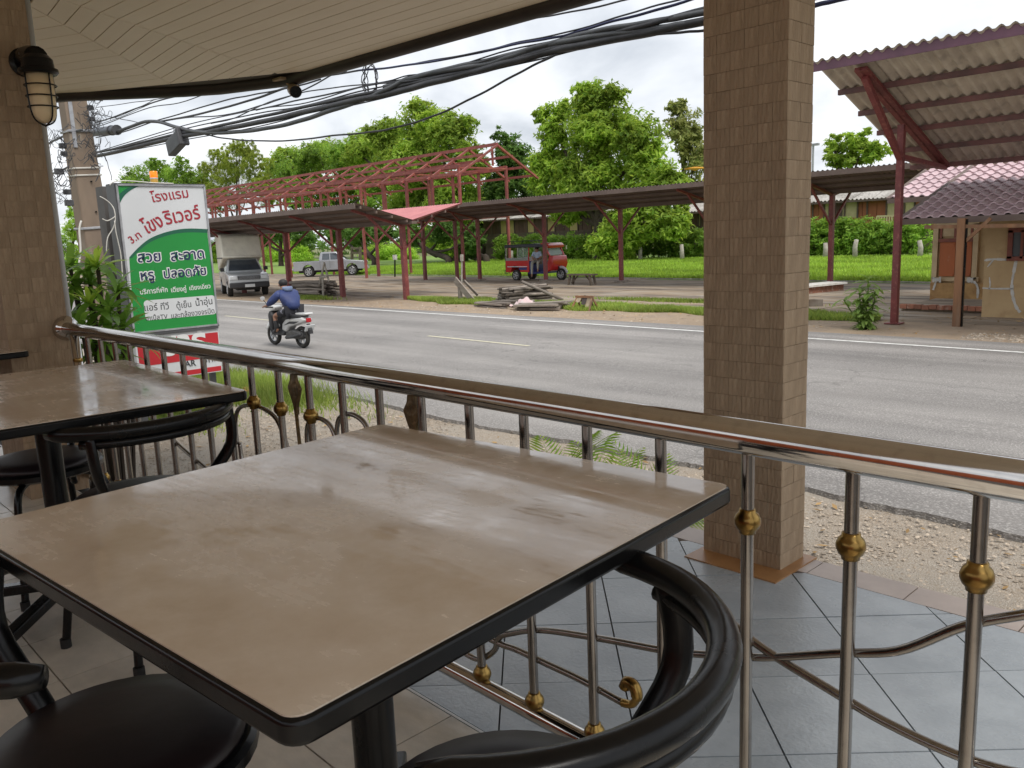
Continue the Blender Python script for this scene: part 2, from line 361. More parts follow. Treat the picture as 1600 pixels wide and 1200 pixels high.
# ================================================================== PORCH ROOF (soffit of boards, gutter)
SZ = 3.45
m_board = M('cream_soffit_board', (.90, .77, .585), (.87, .735, .55), 3, .5, rnd=.025)
m_dark = M('dark_brown_gutter', (.055, .045, .04), (.04, .033, .03), 5, .45)
roof = thing('porch_roof', (-3, 0, SZ), 'cream boarded porch ceiling with dark brown gutter along its edge', 'porch roof')
G = [gz(x, y, SZ) for x, y in ((105, 147), (285, 140), (345, 136), (400, 129), (440, 124), (465, 119))]
gut = [(-17.2, -5), (-12.6, -.6)]+[(p.x, p.y) for p in G]+[(.95, G[-1].y+(.95-G[-1].x)*.06)]
def inside(poly):
    for i in range(len(gut)-1):
        (x1, y1), (x2, y2) = gut[i], gut[i+1]; a = -(y2-y1); b_ = x2-x1
        poly = clip(poly, a, b_, a*x1+b_*y1)
        if len(poly) < 3: return []
    return clip(poly, 1, 0, .95)  # unseen right end of the roof is cut short to let in side light
def isect(p, d, q, e):
    den = d[0]*e[1]-d[1]*e[0]; t = ((q[0]-p[0])*e[1]-(q[1]-p[1])*e[0])/den; return (p[0]+d[0]*t, p[1]+d[1]*t)
def P2(x, y): p = gz(x, y, SZ); return (p.x, p.y)
k2a, k2b = P2(177, 27), P2(400, 104); k1a, k1b = P2(62, 18), P2(252, 123)
K2 = (k2a, (k2b[0]-k2a[0], k2b[1]-k2a[1])); K1 = (k1a, (k1b[0]-k1a[0], k1b[1]-k1a[1]))
mdir = (math.cos(R(174.5)), math.sin(R(174.5))); ldir = (math.cos(R(206)), math.sin(R(206)))
def bl(k):
    c = 2.753+.131*k; pr = (3.0, .079*3+c)
    a2 = isect(pr, (-1, -.079), *K2); a1 = isect(a2, mdir, *K1)
    # mid kink is only meaningful ahead of the mitre lines; further in, boards stay straight
    return pr, a2, a1, (a1[0]+ldir[0]*14, a1[1]+ldir[1]*14)
def plank(poly):
    poly = inside(poly)
    if len(poly) < 3 or area(poly) < .004: return
    poly = inset(poly, .0032)
    if len(poly) < 3: return
    b = MB(roof.location); b.prism([(x, y, SZ) for x, y in poly], (0, 0, .012)); b.build('plank', m_board, roof)
for k in range(-38, 15):
    if k < -7:      # inner part of the ceiling, straight boards
        f = lambda x, kk: (x, 2.753+.131*kk+x*.079)
        plank([f(3, k), f(-16, k), f(-16, k+1), f(3, k+1)]); continue
    A, B = bl(k), bl(k+1)
    for s in range(3):
        if s == 0:
            xs_ = [3.0, -1.2+.9*(k % 3), A[1][0]]
            def onr(Pk, x): return (x, Pk[0][1]+(x-3.0)*.079)
            plank([A[0], onr(A, xs_[1]), onr(B, xs_[1]), B[0]]); plank([onr(A, xs_[1]), A[1], B[1], onr(B, xs_[1])])
        else: plank([A[s], A[s+1], B[s+1], B[s]])
b = MB(roof.location); Gp = [(-15, -2.6), (-14.6, -2.6)]+gut[1:]+[(.95, -2.6)]; b.prism([(x, y, SZ+.016) for x, y in Gp], (0, 0, .16)); b.build('roof_slab', M('roof_slab', (.10, .088, .07), rough=.9), roof)  # slab also stops short behind the camera so sky light enters from the back
b = MB(roof.location); b.tube([(x, y, SZ+.0) for x, y in gut], .062, 12); b.build('gutter', m_dark, roof, smooth=True)

# ================================================================== PILLARS clad with small split blocks
m_block = M('split_face_block', (.42, .31, .205), (.33, .24, .155), 25, .85, bump=1.0, bscale=70, rnd=.05, c3=(.22, .15, .09), s3=1.7, a3=.4, t3=(.5, .75), stretch=(1, 1, .25), dist=.012)
m_core = M('mortar', (.30, .22, .14), rough=.95)
def rough_block(w, h, t):
    b = MB(); c = .0005
    vs = [(-w/2, 0, -h/2), (w/2, 0, -h/2), (w/2, 0, h/2), (-w/2, 0, h/2), (-w/2+c, -t, -h/2+c), (w/2-c, -t, -h/2+c), (w/2-c, -t, h/2-c), (-w/2+c, -t, h/2-c)]
    b.add(vs, [(4, 5, 6, 7), (0, 1, 5, 4), (1, 2, 6, 5), (2, 3, 7, 6), (3, 0, 4, 7)]); return b
BM = {}
def pillar(x0, x1, y0, y1, ztop, label, rowh, cols, zbot=TF, faces=('-y', '+x')):
    root = thing('pillar', ((x0+x1)/2, (y0+y1)/2, zbot), label, 'pillar')
    ox, oy = root.location.x, root.location.y
    b = MB(root.location); b.box(((x0+x1)/2, (y0+y1)/2, (zbot+ztop)/2), (x1-x0-.007, y1-y0-.007, ztop-zbot)); b.build('core', m_core, root)
    zb = zbot+.0; n = int((ztop-zb)/rowh)
    for f in faces:
        a0, a1 = (x0, x1) if f == '-y' else (y0, y1); W = a1-a0; nb = cols[f]
        for r in range(n):
            edges = [a0+W*i/nb for i in range(nb+1)] if r % 2 == 0 else [a0]+[a0+W*(i+.5)/nb for i in range(nb)]+[a1]
            for i in range(len(edges)-1):
                wd = round(edges[i+1]-edges[i]-.0005, 4); key = (wd, rowh)
                if key not in BM: BM[key] = rough_block(wd, rowh-.0004, .011).mesh('block', m_block)
                c = (edges[i]+edges[i+1])/2; z = zb+(r+.5)*rowh-zbot; pr = random.uniform(-.0008, .0008)
                if f == '-y': inst(BM[key], 'block', root, (c-ox, y0-oy+.011+pr, z))
                else: inst(BM[key], 'block', root, (x1-ox-.011+pr, c-oy, z), (0, 0, R(90)))
    return root
pr_ = pillar(-1.70, -1.385, 2.575, 2.745, SZ, 'tall square stone clad pillar standing outside the railing on the blue tiles', .0615, {'-y': 3, '+x': 1})
b = MB(pr_.location); b.box((-1.53, 2.62, TF+.002), (.37, .30, .008)); b.build('base_tile', m_torange, pr_)
pl_ = pillar(-5.06, -4.60, 1.00, 1.275, SZ, 'brown stone clad pillar at the left end of the railing with lamp on it', .0735, {'-y': 4, '+x': 2})
# conduit behind left pillar
b = MB((-4.7, 1.32, TF)); b.cyl((-4.775, 1.33, TF), (-4.775, 1.33, SZ), .017, 10); o = b.build('drain_pipe', M('grey_pvc', (.55, .56, .57), rough=.5), smooth=True); o.location = (-4.7, 1.32, TF)
tag(o, 'thin pale grey pipe running up behind the left stone pillar', 'pipe')

# ================================================================== RAILING
m_steel = M('polished_steel', (.60, .575, .55), (.52, .49, .46), 3, .07, metal=1, c3=(.35, .33, .31), s3=40, a3=.35, rrough=.08)
m_gold = M('gold_ball', (.40, .26, .08), (.22, .13, .04), 14, .28, metal=1)
m_bronze = M('aged_bronze', (.22, .15, .07), (.10, .07, .04), 25, .45, metal=.8, bump=.5, bscale=60)
RY = 1.262; RT = 1.742
rail = thing('steel_railing', (-2, RY, TF), 'polished steel terrace railing with gold balls and curled scrolls', 'railing')
def rb(): return MB(rail.location)
rb().tube([(-4.60, RY, RT), (1.2, RY, RT)], .031, 24).build('handrail', m_steel, rail, smooth=True)
rb().lathe((-4.60, RY, RT), [(.001, 0), (.062, 0), (.062, .006), (.045, .022), (.036, .034), (.001, .034)], 24, (1, 0, 0)).build('wall_flange', m_steel, rail, smooth=True)
rb().tube([(-4.60, RY, TF+.085), (1.2, RY, TF+.085)], .021, 14).build('bottom_rail', m_steel, rail, smooth=True)
m_steeld = M('brushed_steel_dark', (.34, .315, .29), (.27, .25, .23), 6, .16, metal=1, c3=(.2, .18, .16), s3=50, a3=.4, rrough=.12)
bal_me = MB().tube([(0, 0, 0), (0, 0, RT-TF-.115)], .0112, 12, cap=False).mesh('baluster', m_steeld, True)
ballp = [(.0115, -.023), (.0145, -.022), (.015, -.017), (.020, -.012), (.0232, -.004), (.0232, .004), (.020, .012), (.015, .017), (.0145, .022), (.0115, .023)]
ball_me = MB().lathe((0, 0, 0), ballp, 16).mesh('gold_ball', m_gold, True)
HB = {-1: 1.59, 0: 1.59, 1: 1.59, 10: 1.59, 11: 1.59}   # by index from x=-.37 leftwards
for i in range(-5, 23):
    x = -.37-i*.1863
    inst(bal_me, 'baluster', rail, (x+2, 0, .10))
    if (i % 12) in (0, 1, 2, 10, 11): inst(ball_me, 'gold_ball', rail, (x+2, 0, 1.59-TF))
    if (i % 12) in (3, 4, 5, 6, 7, 8, 9, 0): inst(ball_me, 'gold_ball', rail, (x+2, 0, 1.018-TF))
rb().tube([(-4.47, RY, TF), (-4.47, RY, RT-.02)], .022, 14).build('end_post', m_steel, rail, smooth=True)
def spline(pts, n=6):
    pts = [Vector(p) for p in pts]; out = []
    for i in range(len(pts)-1):
        p0, p1, p2, p3 = pts[max(i-1, 0)], pts[i], pts[i+1], pts[min(i+2, len(pts)-1)]
        for k in range(n):
            t = k/n; out.append(.5*((2*p1)+(-p0+p2)*t+(2*p0-5*p1+4*p2-p3)*t*t+(-p0+3*p1-3*p2+p3)*t**3))
    out.append(pts[-1]); return out
def scroll(pts, r=.008, name='scroll_bar', mat=None, y=RY+.012):
    rb().tube(spline([(x, y, z+.25) for x, z in pts]), r, 8).build(name, mat or m_steeld, rail, smooth=True)
scroll([(-.06, 1.42), (-.18, 1.36), (-.31, 1.295), (-.39, 1.25), (-.48, 1.18), (-.58, 1.14), (-.70, 1.09), (-.76, 1.07), (-.86, 1.04), (-.94, 1.02), (-1.10, .99), (-1.28, .95), (-1.39, .905), (-1.43, .88), (-1.45, .84), (-1.50, .80), (-1.54, .79), (-1.59, .80), (-1.64, .84)])
scroll([(-.82, 1.16), (-.78, 1.13), (-.71, 1.10), (-.59, 1.07), (-.50, 1.05), (-.39, 1.04), (-.30, 1.05), (-.2, 1.09)])
scroll([(-1.60, .87), (-1.44, .865), (-1.37, .87), (-1.27, .87), (-1.16, .87), (-1.04, .862)])
scroll([(-1.42, 1.0), (-1.425, .94), (-1.43, .89), (-1.44, .862)])
rb().tube(spline([(-1.045, RY+.012, 1.112), (-1.02, RY+.012, 1.118), (-1.005, RY+.012, 1.14), (-1.012, RY+.012, 1.162), (-1.03, RY+.012, 1.165), (-1.038, RY+.012, 1.15)], 4), [.009]*8+[.013]*13, 8).build('scroll_tip', m_gold, rail, smooth=True)
def arch(cx, zt, w, h, y=RY+.01):
    pts = [(cx-w/2*1.02, zt-h), (cx-w/2, zt-h*.45), (cx-w/2*.7, zt-h*.12), (cx, zt), (cx+w/2*.7, zt-h*.12), (cx+w/2, zt-h*.45), (cx+w/2*1.25, zt-h)]
    scroll(pts, .0075, y=y)
arch(-2.61, 1.325, .34, .16); arch(-2.20, 1.335, .17, .13); arch(-2.02, 1.37, .17, .12); arch(-1.0+.0, 1.335, .0001+.17, .0001+.13) if False else None
scroll([(-3.72, 1.20), (-3.60, 1.16), (-3.38, 1.09), (-3.12, 1.03), (-2.9, .99), (-2.7, .97)])
scroll([(-2.77, 1.17), (-2.75, 1.08), (-2.62, .97), (-2.4, .93), (-2.2, .95)])
def leafdrop(x, zt):
    pts = [(-.0, 0), (.014, -.012), (.018, -.03), (.036, -.055), (.022, -.085), (.010, -.11), (.006, -.14)]
    poly = [(x+a, RY-.004, zt+b_) for a, b_ in pts]+[(x-a, RY-.004, zt+b_) for a, b_ in reversed(pts)]
    rb().prism(poly, (0, .012, 0)).build('leaf_ornament', m_bronze, rail, bevel=.002)
    rb().cyl((x, RY, zt-.13), (x+.012, RY, zt-.42), .006, 8).build('ornament_stem', m_bronze, rail, smooth=True)
leafdrop(-2.322, 1.722); leafdrop(-1.715, 1.722)

# ================================================================== TABLES AND CHAIRS
m_top = bpy.data.materials.new('laminate_top'); m_top.use_nodes = True
def _top():
    nt = m_top.node_tree; b = nt.nodes['Principled BSDF']; N = nt.nodes.new; L = nt.links.new
    tc = N('ShaderNodeTexCoord'); n = N('ShaderNodeTexNoise'); n.inputs['Scale'].default_value = 4.6; n.inputs['Detail'].default_value = 12; n.inputs['Roughness'].default_value = .68; L(tc.outputs['Object'], n.inputs[0])
    r = N('ShaderNodeValToRGB'); L(n.outputs[0], r.inputs[0]); r.color_ramp.elements[0].position = .35; r.color_ramp.elements[0].color = (.60, .485, .365, 1); r.color_ramp.elements[1].position = .68; r.color_ramp.elements[1].color = (.74, .64, .52, 1)
    L(r.outputs[0], b.inputs['Base Color'])
    r2 = N('ShaderNodeMapRange'); r2.inputs[1].default_value = .42; r2.inputs[2].default_value = .6; r2.inputs[3].default_value = .06; r2.inputs[4].default_value = .30; L(n.outputs[0], r2.inputs[0]); 
    n3 = N('ShaderNodeTexNoise'); n3.inputs['Scale'].default_value = 9; n3.inputs['Detail'].default_value = 6; m3 = N('ShaderNodeMapping'); m3.inputs['Scale'].default_value = (1, 9, 1); m3.inputs['Rotation'].default_value = (0, 0, .5); L(tc.outputs['Object'], m3.inputs[0]); L(m3.outputs[0], n3.inputs[0])
    r3 = N('ShaderNodeMapRange'); r3.inputs[1].default_value = .4; r3.inputs[2].default_value = .7; r3.inputs[3].default_value = -.03; r3.inputs[4].default_value = .09; L(n3.outputs[0], r3.inputs[0])
    ad3 = N('ShaderNodeMath'); ad3.operation = 'ADD'; L(r2.outputs[0], ad3.inputs[0]); L(r3.outputs[0], ad3.inputs[1]); L(ad3.outputs[0], b.inputs['Roughness'])
    n2 = N('ShaderNodeTexNoise'); n2.inputs['Scale'].default_value = 16; n2.inputs['Detail'].default_value = 3
    mp = N('ShaderNodeMapping'); mp.inputs['Scale'].default_value = (.45, 1, 1); L(tc.outputs['Object'], mp.inputs[0]); L(mp.outputs[0], n2.inputs[0])
    bp = N('ShaderNodeBump'); bp.inputs['Strength'].default_value = .12; bp.inputs['Distance'].default_value = .004; L(n2.outputs[0], bp.inputs['Height']); L(bp.outputs[0], b.inputs['Normal'])
    b.inputs['Specular IOR Level'].default_value = .62; b.inputs['Coat Weight'].default_value = .35; b.inputs['Coat Roughness'].default_value = .05
_top()
m_black = M('black_enamel', (.004, .004, .0045), (.007, .007, .007), 14, .2, rrough=.12, spec=.28, bump=.04, bscale=30)
m_seat = M('dark_vinyl', (.024, .013, .013), (.012, .008, .009), 4, .38, bump=.15, bscale=9, rrough=.1)
m_rubber = M('rubber', (.015, .015, .015), rough=.8)
TH = 1.665
def rrect(sx, sy, r, z, n=5):
    pts = []
    for cx, cy, a0 in ((sx/2-r, sy/2-r, 0), (-sx/2+r, sy/2-r, 90), (-sx/2+r, -sy/2+r, 180), (sx/2-r, -sy/2+r, 270)):
        for k in range(n+1): a = R(a0+90*k/n); pts.append((cx+r*math.cos(a), cy+r*math.sin(a), z))
    return pts
def make_table(loc, rz, sx, sy, label, group='square black edged tables on the terrace'):
    t = thing('cafe_table', (loc[0], loc[1], TF), label, 'table', group, rz); H = TH-TF
    MB().prism(rrect(sx, sy, .026, H-.031), (0, 0, .029)).build('table_edge', m_black, t, bevel=.006, seg=3)
    MB().prism(rrect(sx-.012, sy-.012, .021, H-.003), (0, 0, .003)).build('table_top', m_top, t)
    MB().cyl((0, 0, .09), (0, 0, H-.05), .038, 20).build('column', m_black, t, auto=True)
    MB().box((0, 0, H-.045), (.34, .34, .012)).build('mounting_plate', m_black, t)
    MB().lathe((0, 0, .05), [(.03, 0), (.052, .01), (.052, .07), (.04, .09), (.038, .1)], 16).build('hub', m_black, t, auto=True)
    for k in range(4):
        a = R(45+90*k); d = Vector((math.cos(a), math.sin(a), 0))
        f = MB(); f.beam(d*.03+Vector((0, 0, .095)), d*.36+Vector((0, 0, .052)), .045, .035); o = f.build('foot', m_black, t, bevel=.006)
        MB().lathe(tuple(d*.345), [(.012, .034), (.02, .03), (.024, .012), (.022, 0)][::-1], 12).build('glide', m_rubber, o, auto=True)
    return t
make_table((-1.168, .732), R(5.4), .935, .905, 'large square table in the foreground with shiny brown laminate top and black edge')
make_table((-3.04, .735), R(-2), 1.20, .90, 'second table behind the foreground one reflecting the sky, beside the railing')
make_table((-4.88, .585), R(2), .90, .90, 'third table whose black edged corner pokes in at the left pillar')

def make_chair():
    c = thing('bentwood_chair', (0, 0, 0), 'x', 'chair', 'black round backed chairs at the tables'); H = .745
    # faces +X, rail wraps the back (-X); seat centre at origin
    rr = .29; pts = []
    for k in range(25):
        a = R(104+152*k/24); pts.append((rr*math.cos(a)*1.0+.02, rr*math.sin(a), H-.022+.0*abs(math.sin(a))))
    b = MB(); b.tube(pts, [.014]+[.0208]*23+[.014], 14); o = b.build('back_rail', m_black, c, smooth=True)
    MB().tube([(x*1.0, y*1.0, z-.030) for x, y, z in pts[3:-3]], .013, 10).build('lower_back_rail', m_black, c, smooth=True)
    for s in (-1, 1):
        # flat strap posts from the rail to the seat frame
        for a in ((128,) if s > 0 else (232,)):
            p = Vector((rr*math.cos(R(a))+.02, rr*math.sin(R(a)), H-.03)); q = Vector((.165*math.cos(R(a)), .185*math.sin(R(a)), .445))
            m1 = p.lerp(q, .45)+Vector((-.035, s*.03, 0))
            MB().tube(spline([p, m1, q, q+Vector((-.02, s*.01, -.12))], 5), .022, 10, flat=.55).build('back_post', m_black, c, smooth=True)
    MB().lathe((0, 0, .425), [(.001, 0), (.195, 0), (.208, .008), (.208, .026), (.2, .034), (.001, .034)], 36).build('seat_frame', m_black, c, auto=True)
    MB().lathe((0, 0, .452), [(.001, 0), (.188, 0), (.192, .014), (.178, .026), (.12, .034), (.001, .037)], 36).build('seat', m_seat, c, smooth=True)
    for a in (45, 135, 225, 315):
        d = Vector((math.cos(R(a)), math.sin(R(a)), 0))
        lg = MB().tube(spline([d*.06+Vector((0, 0, .415)), d*.165+Vector((0, 0, .412)), d*.215+Vector((0, 0, .365)), d*.235+Vector((0, 0, .2)), d*.265+Vector((0, 0, .012))], 5), .0125, 10).build('leg', m_black, c, smooth=True)
        MB().cyl(d*.266, d*.266+Vector((0, 0, .03)), .016, 10).build('foot_cap', m_rubber, lg, auto=True)
    MB().tube([(.19*math.cos(R(t)), .19*math.sin(R(t)), .2) for t in range(0, 360, 12)], .007, 8, closed=True).build('foot_ring', m_black, c, smooth=True)
    return c
ch0 = make_chair()
chairs = [((-.715, .635), 202, 'near black chair at the right side of the foreground table, thick curved back rail'),
          ((-2.60, .86), 194, 'black chair with curved back standing between the two nearer tables'),
          ((-3.36, .78), 8, 'black chair under the second table showing its round padded seat'),
          ((-1.28, .345), 72, 'black chair at the bottom left corner with round dark brown padded seat')]
for i, (p, rz, lab) in enumerate(chairs):
    c = ch0 if i == 0 else copy_tree(ch0)
    c.location = (p[0], p[1], TF); c.rotation_euler = (0, 0, R(rz)); c['label'] = lab

# ================================================================== WALL LAMP
m_frost = M('frosted_glass', (.86, .70, .45), (.78, .62, .38), 6, .35, rrough=.1, spec=.5)
lx, ly = -4.60, 1.235
lamp = thing('wall_lamp', (lx, ly, 2.9), 'black caged bulkhead lamp with cream frosted glass on the left pillar', 'wall lamp')
def lb(): return MB(lamp.location)
cx = lx+.215; zt = 2.975; LS = .96
lb().tube(spline([(lx, ly, zt+.04), (lx+.07, ly, zt+.055), (cx, ly, zt+.03)], 5), .052, 14).build('arm', m_black, lamp, smooth=True)
lb().lathe((lx+.004, ly, zt+.04), [(.001, 0), (.07, 0), (.07, .012), (.055, .02), (.001, .02)], 20, (1, 0, 0)).build('back_plate', m_black, lamp, auto=True)
lb().lathe((cx, ly, zt-.04), [(.001, .085), (.05, .08), (.068, .06), (.072, .02), (.086, .015), (.088, 0), (.078, -.01), (.001, -.01)][::-1], 24).build('cap', m_black, lamp, auto=True)
lb().lathe((cx, ly, zt-.275), [(.001, 0), (.025, .004), (.045, .02), (.055, .045), (.058, .08), (.06, .225), (.001, .226)], 24).build('glass', m_frost, lamp, smooth=True)
for zz, r_ in ((.075, .066), (.125, .068), (.175, .07)):
    lb().tube([(cx+r_*math.cos(R(t)), ly+r_*math.sin(R(t)), zt-.275+zz) for t in range(0, 360, 15)], .0035, 6, closed=True).build('cage_ring', m_black, lamp, smooth=True)
for a in (20, 110, 200, 290):
    d = Vector((math.cos(R(a)), math.sin(R(a)), 0)); c0 = Vector((cx, ly, zt-.275))
    lb().tube(spline([c0+d*.072+Vector((0, 0, .225)), c0+d*.068+Vector((0, 0, .08)), c0+d*.05+Vector((0, 0, .015)), c0+Vector((0, 0, -.012))], 5), .004, 6).build('cage_bar', m_black, lamp, smooth=True)

# ================================================================== CCTV CAMERA
p = gz(462, 124, SZ-.02)
cc = thing('security_camera', (p.x, p.y, SZ), 'small beige security camera fixed at the corner of the brown gutter', 'security camera')
m_ccb = M('cream_plastic', (.45, .33, .2), (.38, .27, .16), 9, .5)
def cb_(): return MB(cc.location)
cb_().box((p.x-.09, p.y-.06, SZ-.015), (.13, .13, .02)).build('mount', m_ccb, cc, bevel=.004)
cb_().cyl((p.x-.07, p.y-.05, SZ-.02), (p.x-.02, p.y, SZ-.09), .022, 12).build('arm', m_ccb, cc, auto=True)
d = (Vector((p.x, p.y, 0))-Vector((CAM.x, CAM.y, 0))).normalized(); ahead = Vector((.80, -.35, -.25)).normalized(); c0 = Vector((p.x-.05, p.y, SZ-.09))
cb_().cyl(c0, c0+ahead*.15, .05, 16).build('body', m_ccb, cc, auto=True)
cb_().cyl(c0+ahead*.14, c0+ahead*.175, .046, 16).build('lens_ring', m_black, cc, auto=True)

for ch in children(lamp): ch.scale = (LS, LS, LS); ch.location = Vector((lx, ly, zt+.04)-np.array(lamp.location))*(1-LS)
# low rendered wall at the back of the terrace (seen mirrored in the polished rail)
b = MB((-2, -3.6, TF)); b.box((-3, -3.2, TF+.85), (13, .14, 1.7)); o = b.build('low_wall', M('orange_render', (.72, .17, .05), (.6, .13, .04), 3, .7)); o.location = (-2, -3.6, TF)
tag(o, 'low orange rendered wall at the back of the terrace mirrored in the handrail', 'wall')
# ================================================================== METAL SHELTERS ACROSS THE ROAD
m_red = M('oxide_red_steel', (.22, .05, .045), (.15, .035, .034), 3, .55, c3=(.36, .15, .11), s3=14, a3=.5, rnd=.12)
m_redlt = M('primer_red_steel', (.29, .075, .062), (.19, .05, .042), 2.2, .6, c3=(.36, .14, .06), s3=5, a3=.6, rnd=.2)
m_purple = M('plum_fascia', (.16, .07, .105), (.12, .055, .08), 3, .5)
m_fibre = M('fibre_cement', (.36, .32, .27), (.27, .235, .20), 1.5, .9, rnd=.08, c3=(.2, .175, .15), s3=5, a3=.5)
m_fibrew = M('white_tin', (.52, .48, .44), (.40, .36, .33), 3, .5, rnd=.08)
m_pinkr = M('pink_tin', (.52, .2, .2), (.44, .16, .17), 2, .5, rnd=.1)
m_under = M('brown_tin_underside', (.16, .115, .095), (.12, .085, .07), 2, .7, rnd=.08)
m_conc = M('concrete_footing', (.33, .28, .23), (.2, .17, .14), 6, .9)

def shelter(label, x0, x1, yv, zv, yn, zn, yf, zf, posts, mtop, brace=True, per=.16, psz=.13, name='carport', sheetw=2.4, both=True, group=None, foot=True):
    root = thing(name, (x0, yv, 0), label, 'carport', group)
    def B(): return MB(root.location)
    for (ya, za, yb, zb, mt) in ([(yn, zn, yv, zv, mtop)]+([(yv, zv, yf, zf, m_pinkr)] if both else [])):
        v = Vector((0, yb-ya, zb-za)); nrm = Vector((0, -(zb-za), yb-ya)).normalized()
        x = x0
        while x < x1-.01:
            wd = min(sheetw, x1-x); nw = max(1, int(round(wd/per)))
            b = B(); corrug(b, (x, ya, za), (1, 0, 0), v, nw, .028, wd/nw, nrm); b.build('roof_sheet', mt, root, smooth=True); x += wd
        n = 4
        for i in range(n):
            t = (i+.35)/(n-.3); p = Vector((x0, ya, za))+v*t-nrm*.075
            b = B(); b.beam(p, p+Vector((x1-x0, 0, 0)), .06, .09); b.build('purlin', m_under, root)
    # fascia along the near eave, gutter in the valley
    b = B(); b.beam((x0, yn-.02, zn-.09), (x1, yn-.02, zn-.09), .03, .16); b.build('fascia', m_under, root)
    if both:
        b = B(); b.beam((x0-.05, yv, zv-.07), (x1+.1, yv, zv-.07), .22, .1); b.build('valley_gutter', m_under, root)
    for px_ in posts:
        b = B(); b.beam((px_, yv, -.02), (px_, yv, zv-.1), psz, psz); b.build('post', m_red, root)
        if foot: b = B(); b.box((px_, yv, .05), (.45, .45, .10)); b.build('footing', m_conc, root)
        zb_ = zv*.63
        # rafter arms and knee braces
        for s, (ye, ze) in (((-1), (yn, zn)), ((1), (yf, zf))):
            if s > 0 and not both: continue
            a = Vector((px_, yv, zv-.16)); e2 = Vector((px_, ye-s*.25, ze-.2)); b = B(); b.beam(a, e2, .08, .1, (1, 0, 0)); b.build('rafter', m_red, root)
            k = a.lerp(e2, .72); b = B(); b.beam((px_, yv, zb_), k, .07, .07, (1, 0, 0)); b.build('brace', m_red, root)
    return root
zvA = gy(625, 350, 18.4).z
frontx = [gy(632, 469, 18.4).x, gy(533, 465, 18.4).x, gy(459, 462, 18.4).x]; dxp = frontx[0]-frontx[1]
ends = gx(555, 318, -24.4), gx(650, 345, -24.4)
shelter('long low butterfly roofed steel carport along the road, left, pickup beneath', gy(215, 345, 16.2).x, -24.4, 18.5, zvA+.1, ends[0].y, ends[0].z, 20.9, ends[0].z,
        [frontx[0], frontx[0]-4.3, frontx[0]-8.6, frontx[0]-13, frontx[0]-17.5], m_under, psz=.17, foot=False, group='butterfly roofed steel carports')
yB = 28.5
bx = [gy(x, y, yB).x for x, y in ((592, 432), (665, 438), (750, 436), (853, 438), (971, 443), (1297, 446))]
nB = gx(740, 316, -30)
shelter('rear butterfly roofed steel carport running behind the three wheeler and pillar', -37.5, -7.0, yB, 3.27, 25.9, 3.80, 31.1, 3.8,
        [-34.0]+bx[2:5]+[-18.4, bx[5], -9.2], m_under, psz=.15, group='butterfly roofed steel carports')
# far post row seen below the left carport
root = thing('steel_post_row', (-60, 32, 0), 'row of distant dark red steel posts with beam behind the silver pickup', 'posts')
for x, y in ((414, 428), (592, 432), (665, 438)):
    p = gz(x, y); b = MB(root.location); b.beam((p.x, p.y, 0), (p.x, p.y, 3.2), .16, .16); b.build('post', m_red, root)
    for s in (-1, 1): b = MB(root.location); b.beam((p.x, p.y, 2.1), (p.x, p.y+s*1.2, 3.2), .08, .08, (1, 0, 0)); b.build('brace', m_red, root)
b = MB(root.location); p0, p1 = gz(414, 428), gz(665, 438); b.beam((p0.x-4, p0.y, 3.25), (p1.x, p1.y, 3.25), .1, .15); b.build('beam', m_red, root)

# ---- open red gable frame
XG = -33.0; gl, gr, ga = gx(712, 278, XG), gx(840, 275, XG), gx(775, 225, XG)
zE = (gl.z+gr.z)/2; yl, yr = gl.y, gr.y; ym = (yl+yr)/2; zR = ga.z
tr = thing('roof_frame', (XG, ym, 0), 'unfinished open red steel gable roof frame without covering behind the carports', 'roof frame')
def T(): return MB(tr.location)
X0 = gy(250, 300, ym).x
for (y, z, wd, h) in ((ym, zR, .1, .16), (ym-(ym-yl)*.36, zR-(zR-zE)*.36+.03, .07, .13), (ym-(ym-yl)*.68, zR-(zR-zE)*.68+.03, .07, .13), (yl+.2, zE+.14, .07, .13),
                      (ym+(yr-ym)*.36, zR-(zR-zE)*.36+.03, .07, .13), (ym+(yr-ym)*.68, zR-(zR-zE)*.68+.03, .07, .13), (yr-.2, zE+.14, .07, .13)):
    b = T(); b.beam((XG+.02, y, z), (X0, y, z), wd, h); b.build('purlin', m_redlt, tr)
yc0, yc1 = yl+1.25, yr-1.25; zc = zE+(zR-zE)*.42
for y in (yc0, yc1): b = T(); b.beam((XG-1.2, y, zc-.1), (X0, y, zc-.1), .1, .24); b.build('wall_plate', m_redlt, tr)
x = XG; i = 0
while x > X0:
    for s, ye in ((-1, yl), (1, yr)):
        b = T(); b.beam((x, ym, zR-.05), (x, ye, zE-.02), .09, .15, (1, 0, 0)); b.build('rafter', m_redlt, tr)
    if i % 2 == 0 or True:
        b = T(); b.beam((x-1.2, yc0, zc-.15), (x-1.2, yc1, zc-.15), .08, .16, (1, 0, 0)); b.build('tie_beam', m_redlt, tr)
    for y in (yc0, yc1):
        b = T(); b.beam((x-1.2, y, 0 if i % 4 == 0 else 3.3), (x-1.2, y, zc), .13, .13); b.build('column', m_redlt, tr)
    x -= 2.3; i += 1
for y in (yc0, yc1): b = T(); b.beam((XG-1.1, y, 3.32), (X0, y, 3.32), .1, .16); b.build('lower_plate', m_redlt, tr)
b = T(); b.beam((XG-.4, ym, zc-.1), (XG-.4, ym, zR-.1), .08, .1); b.build('king_post', m_redlt, tr)

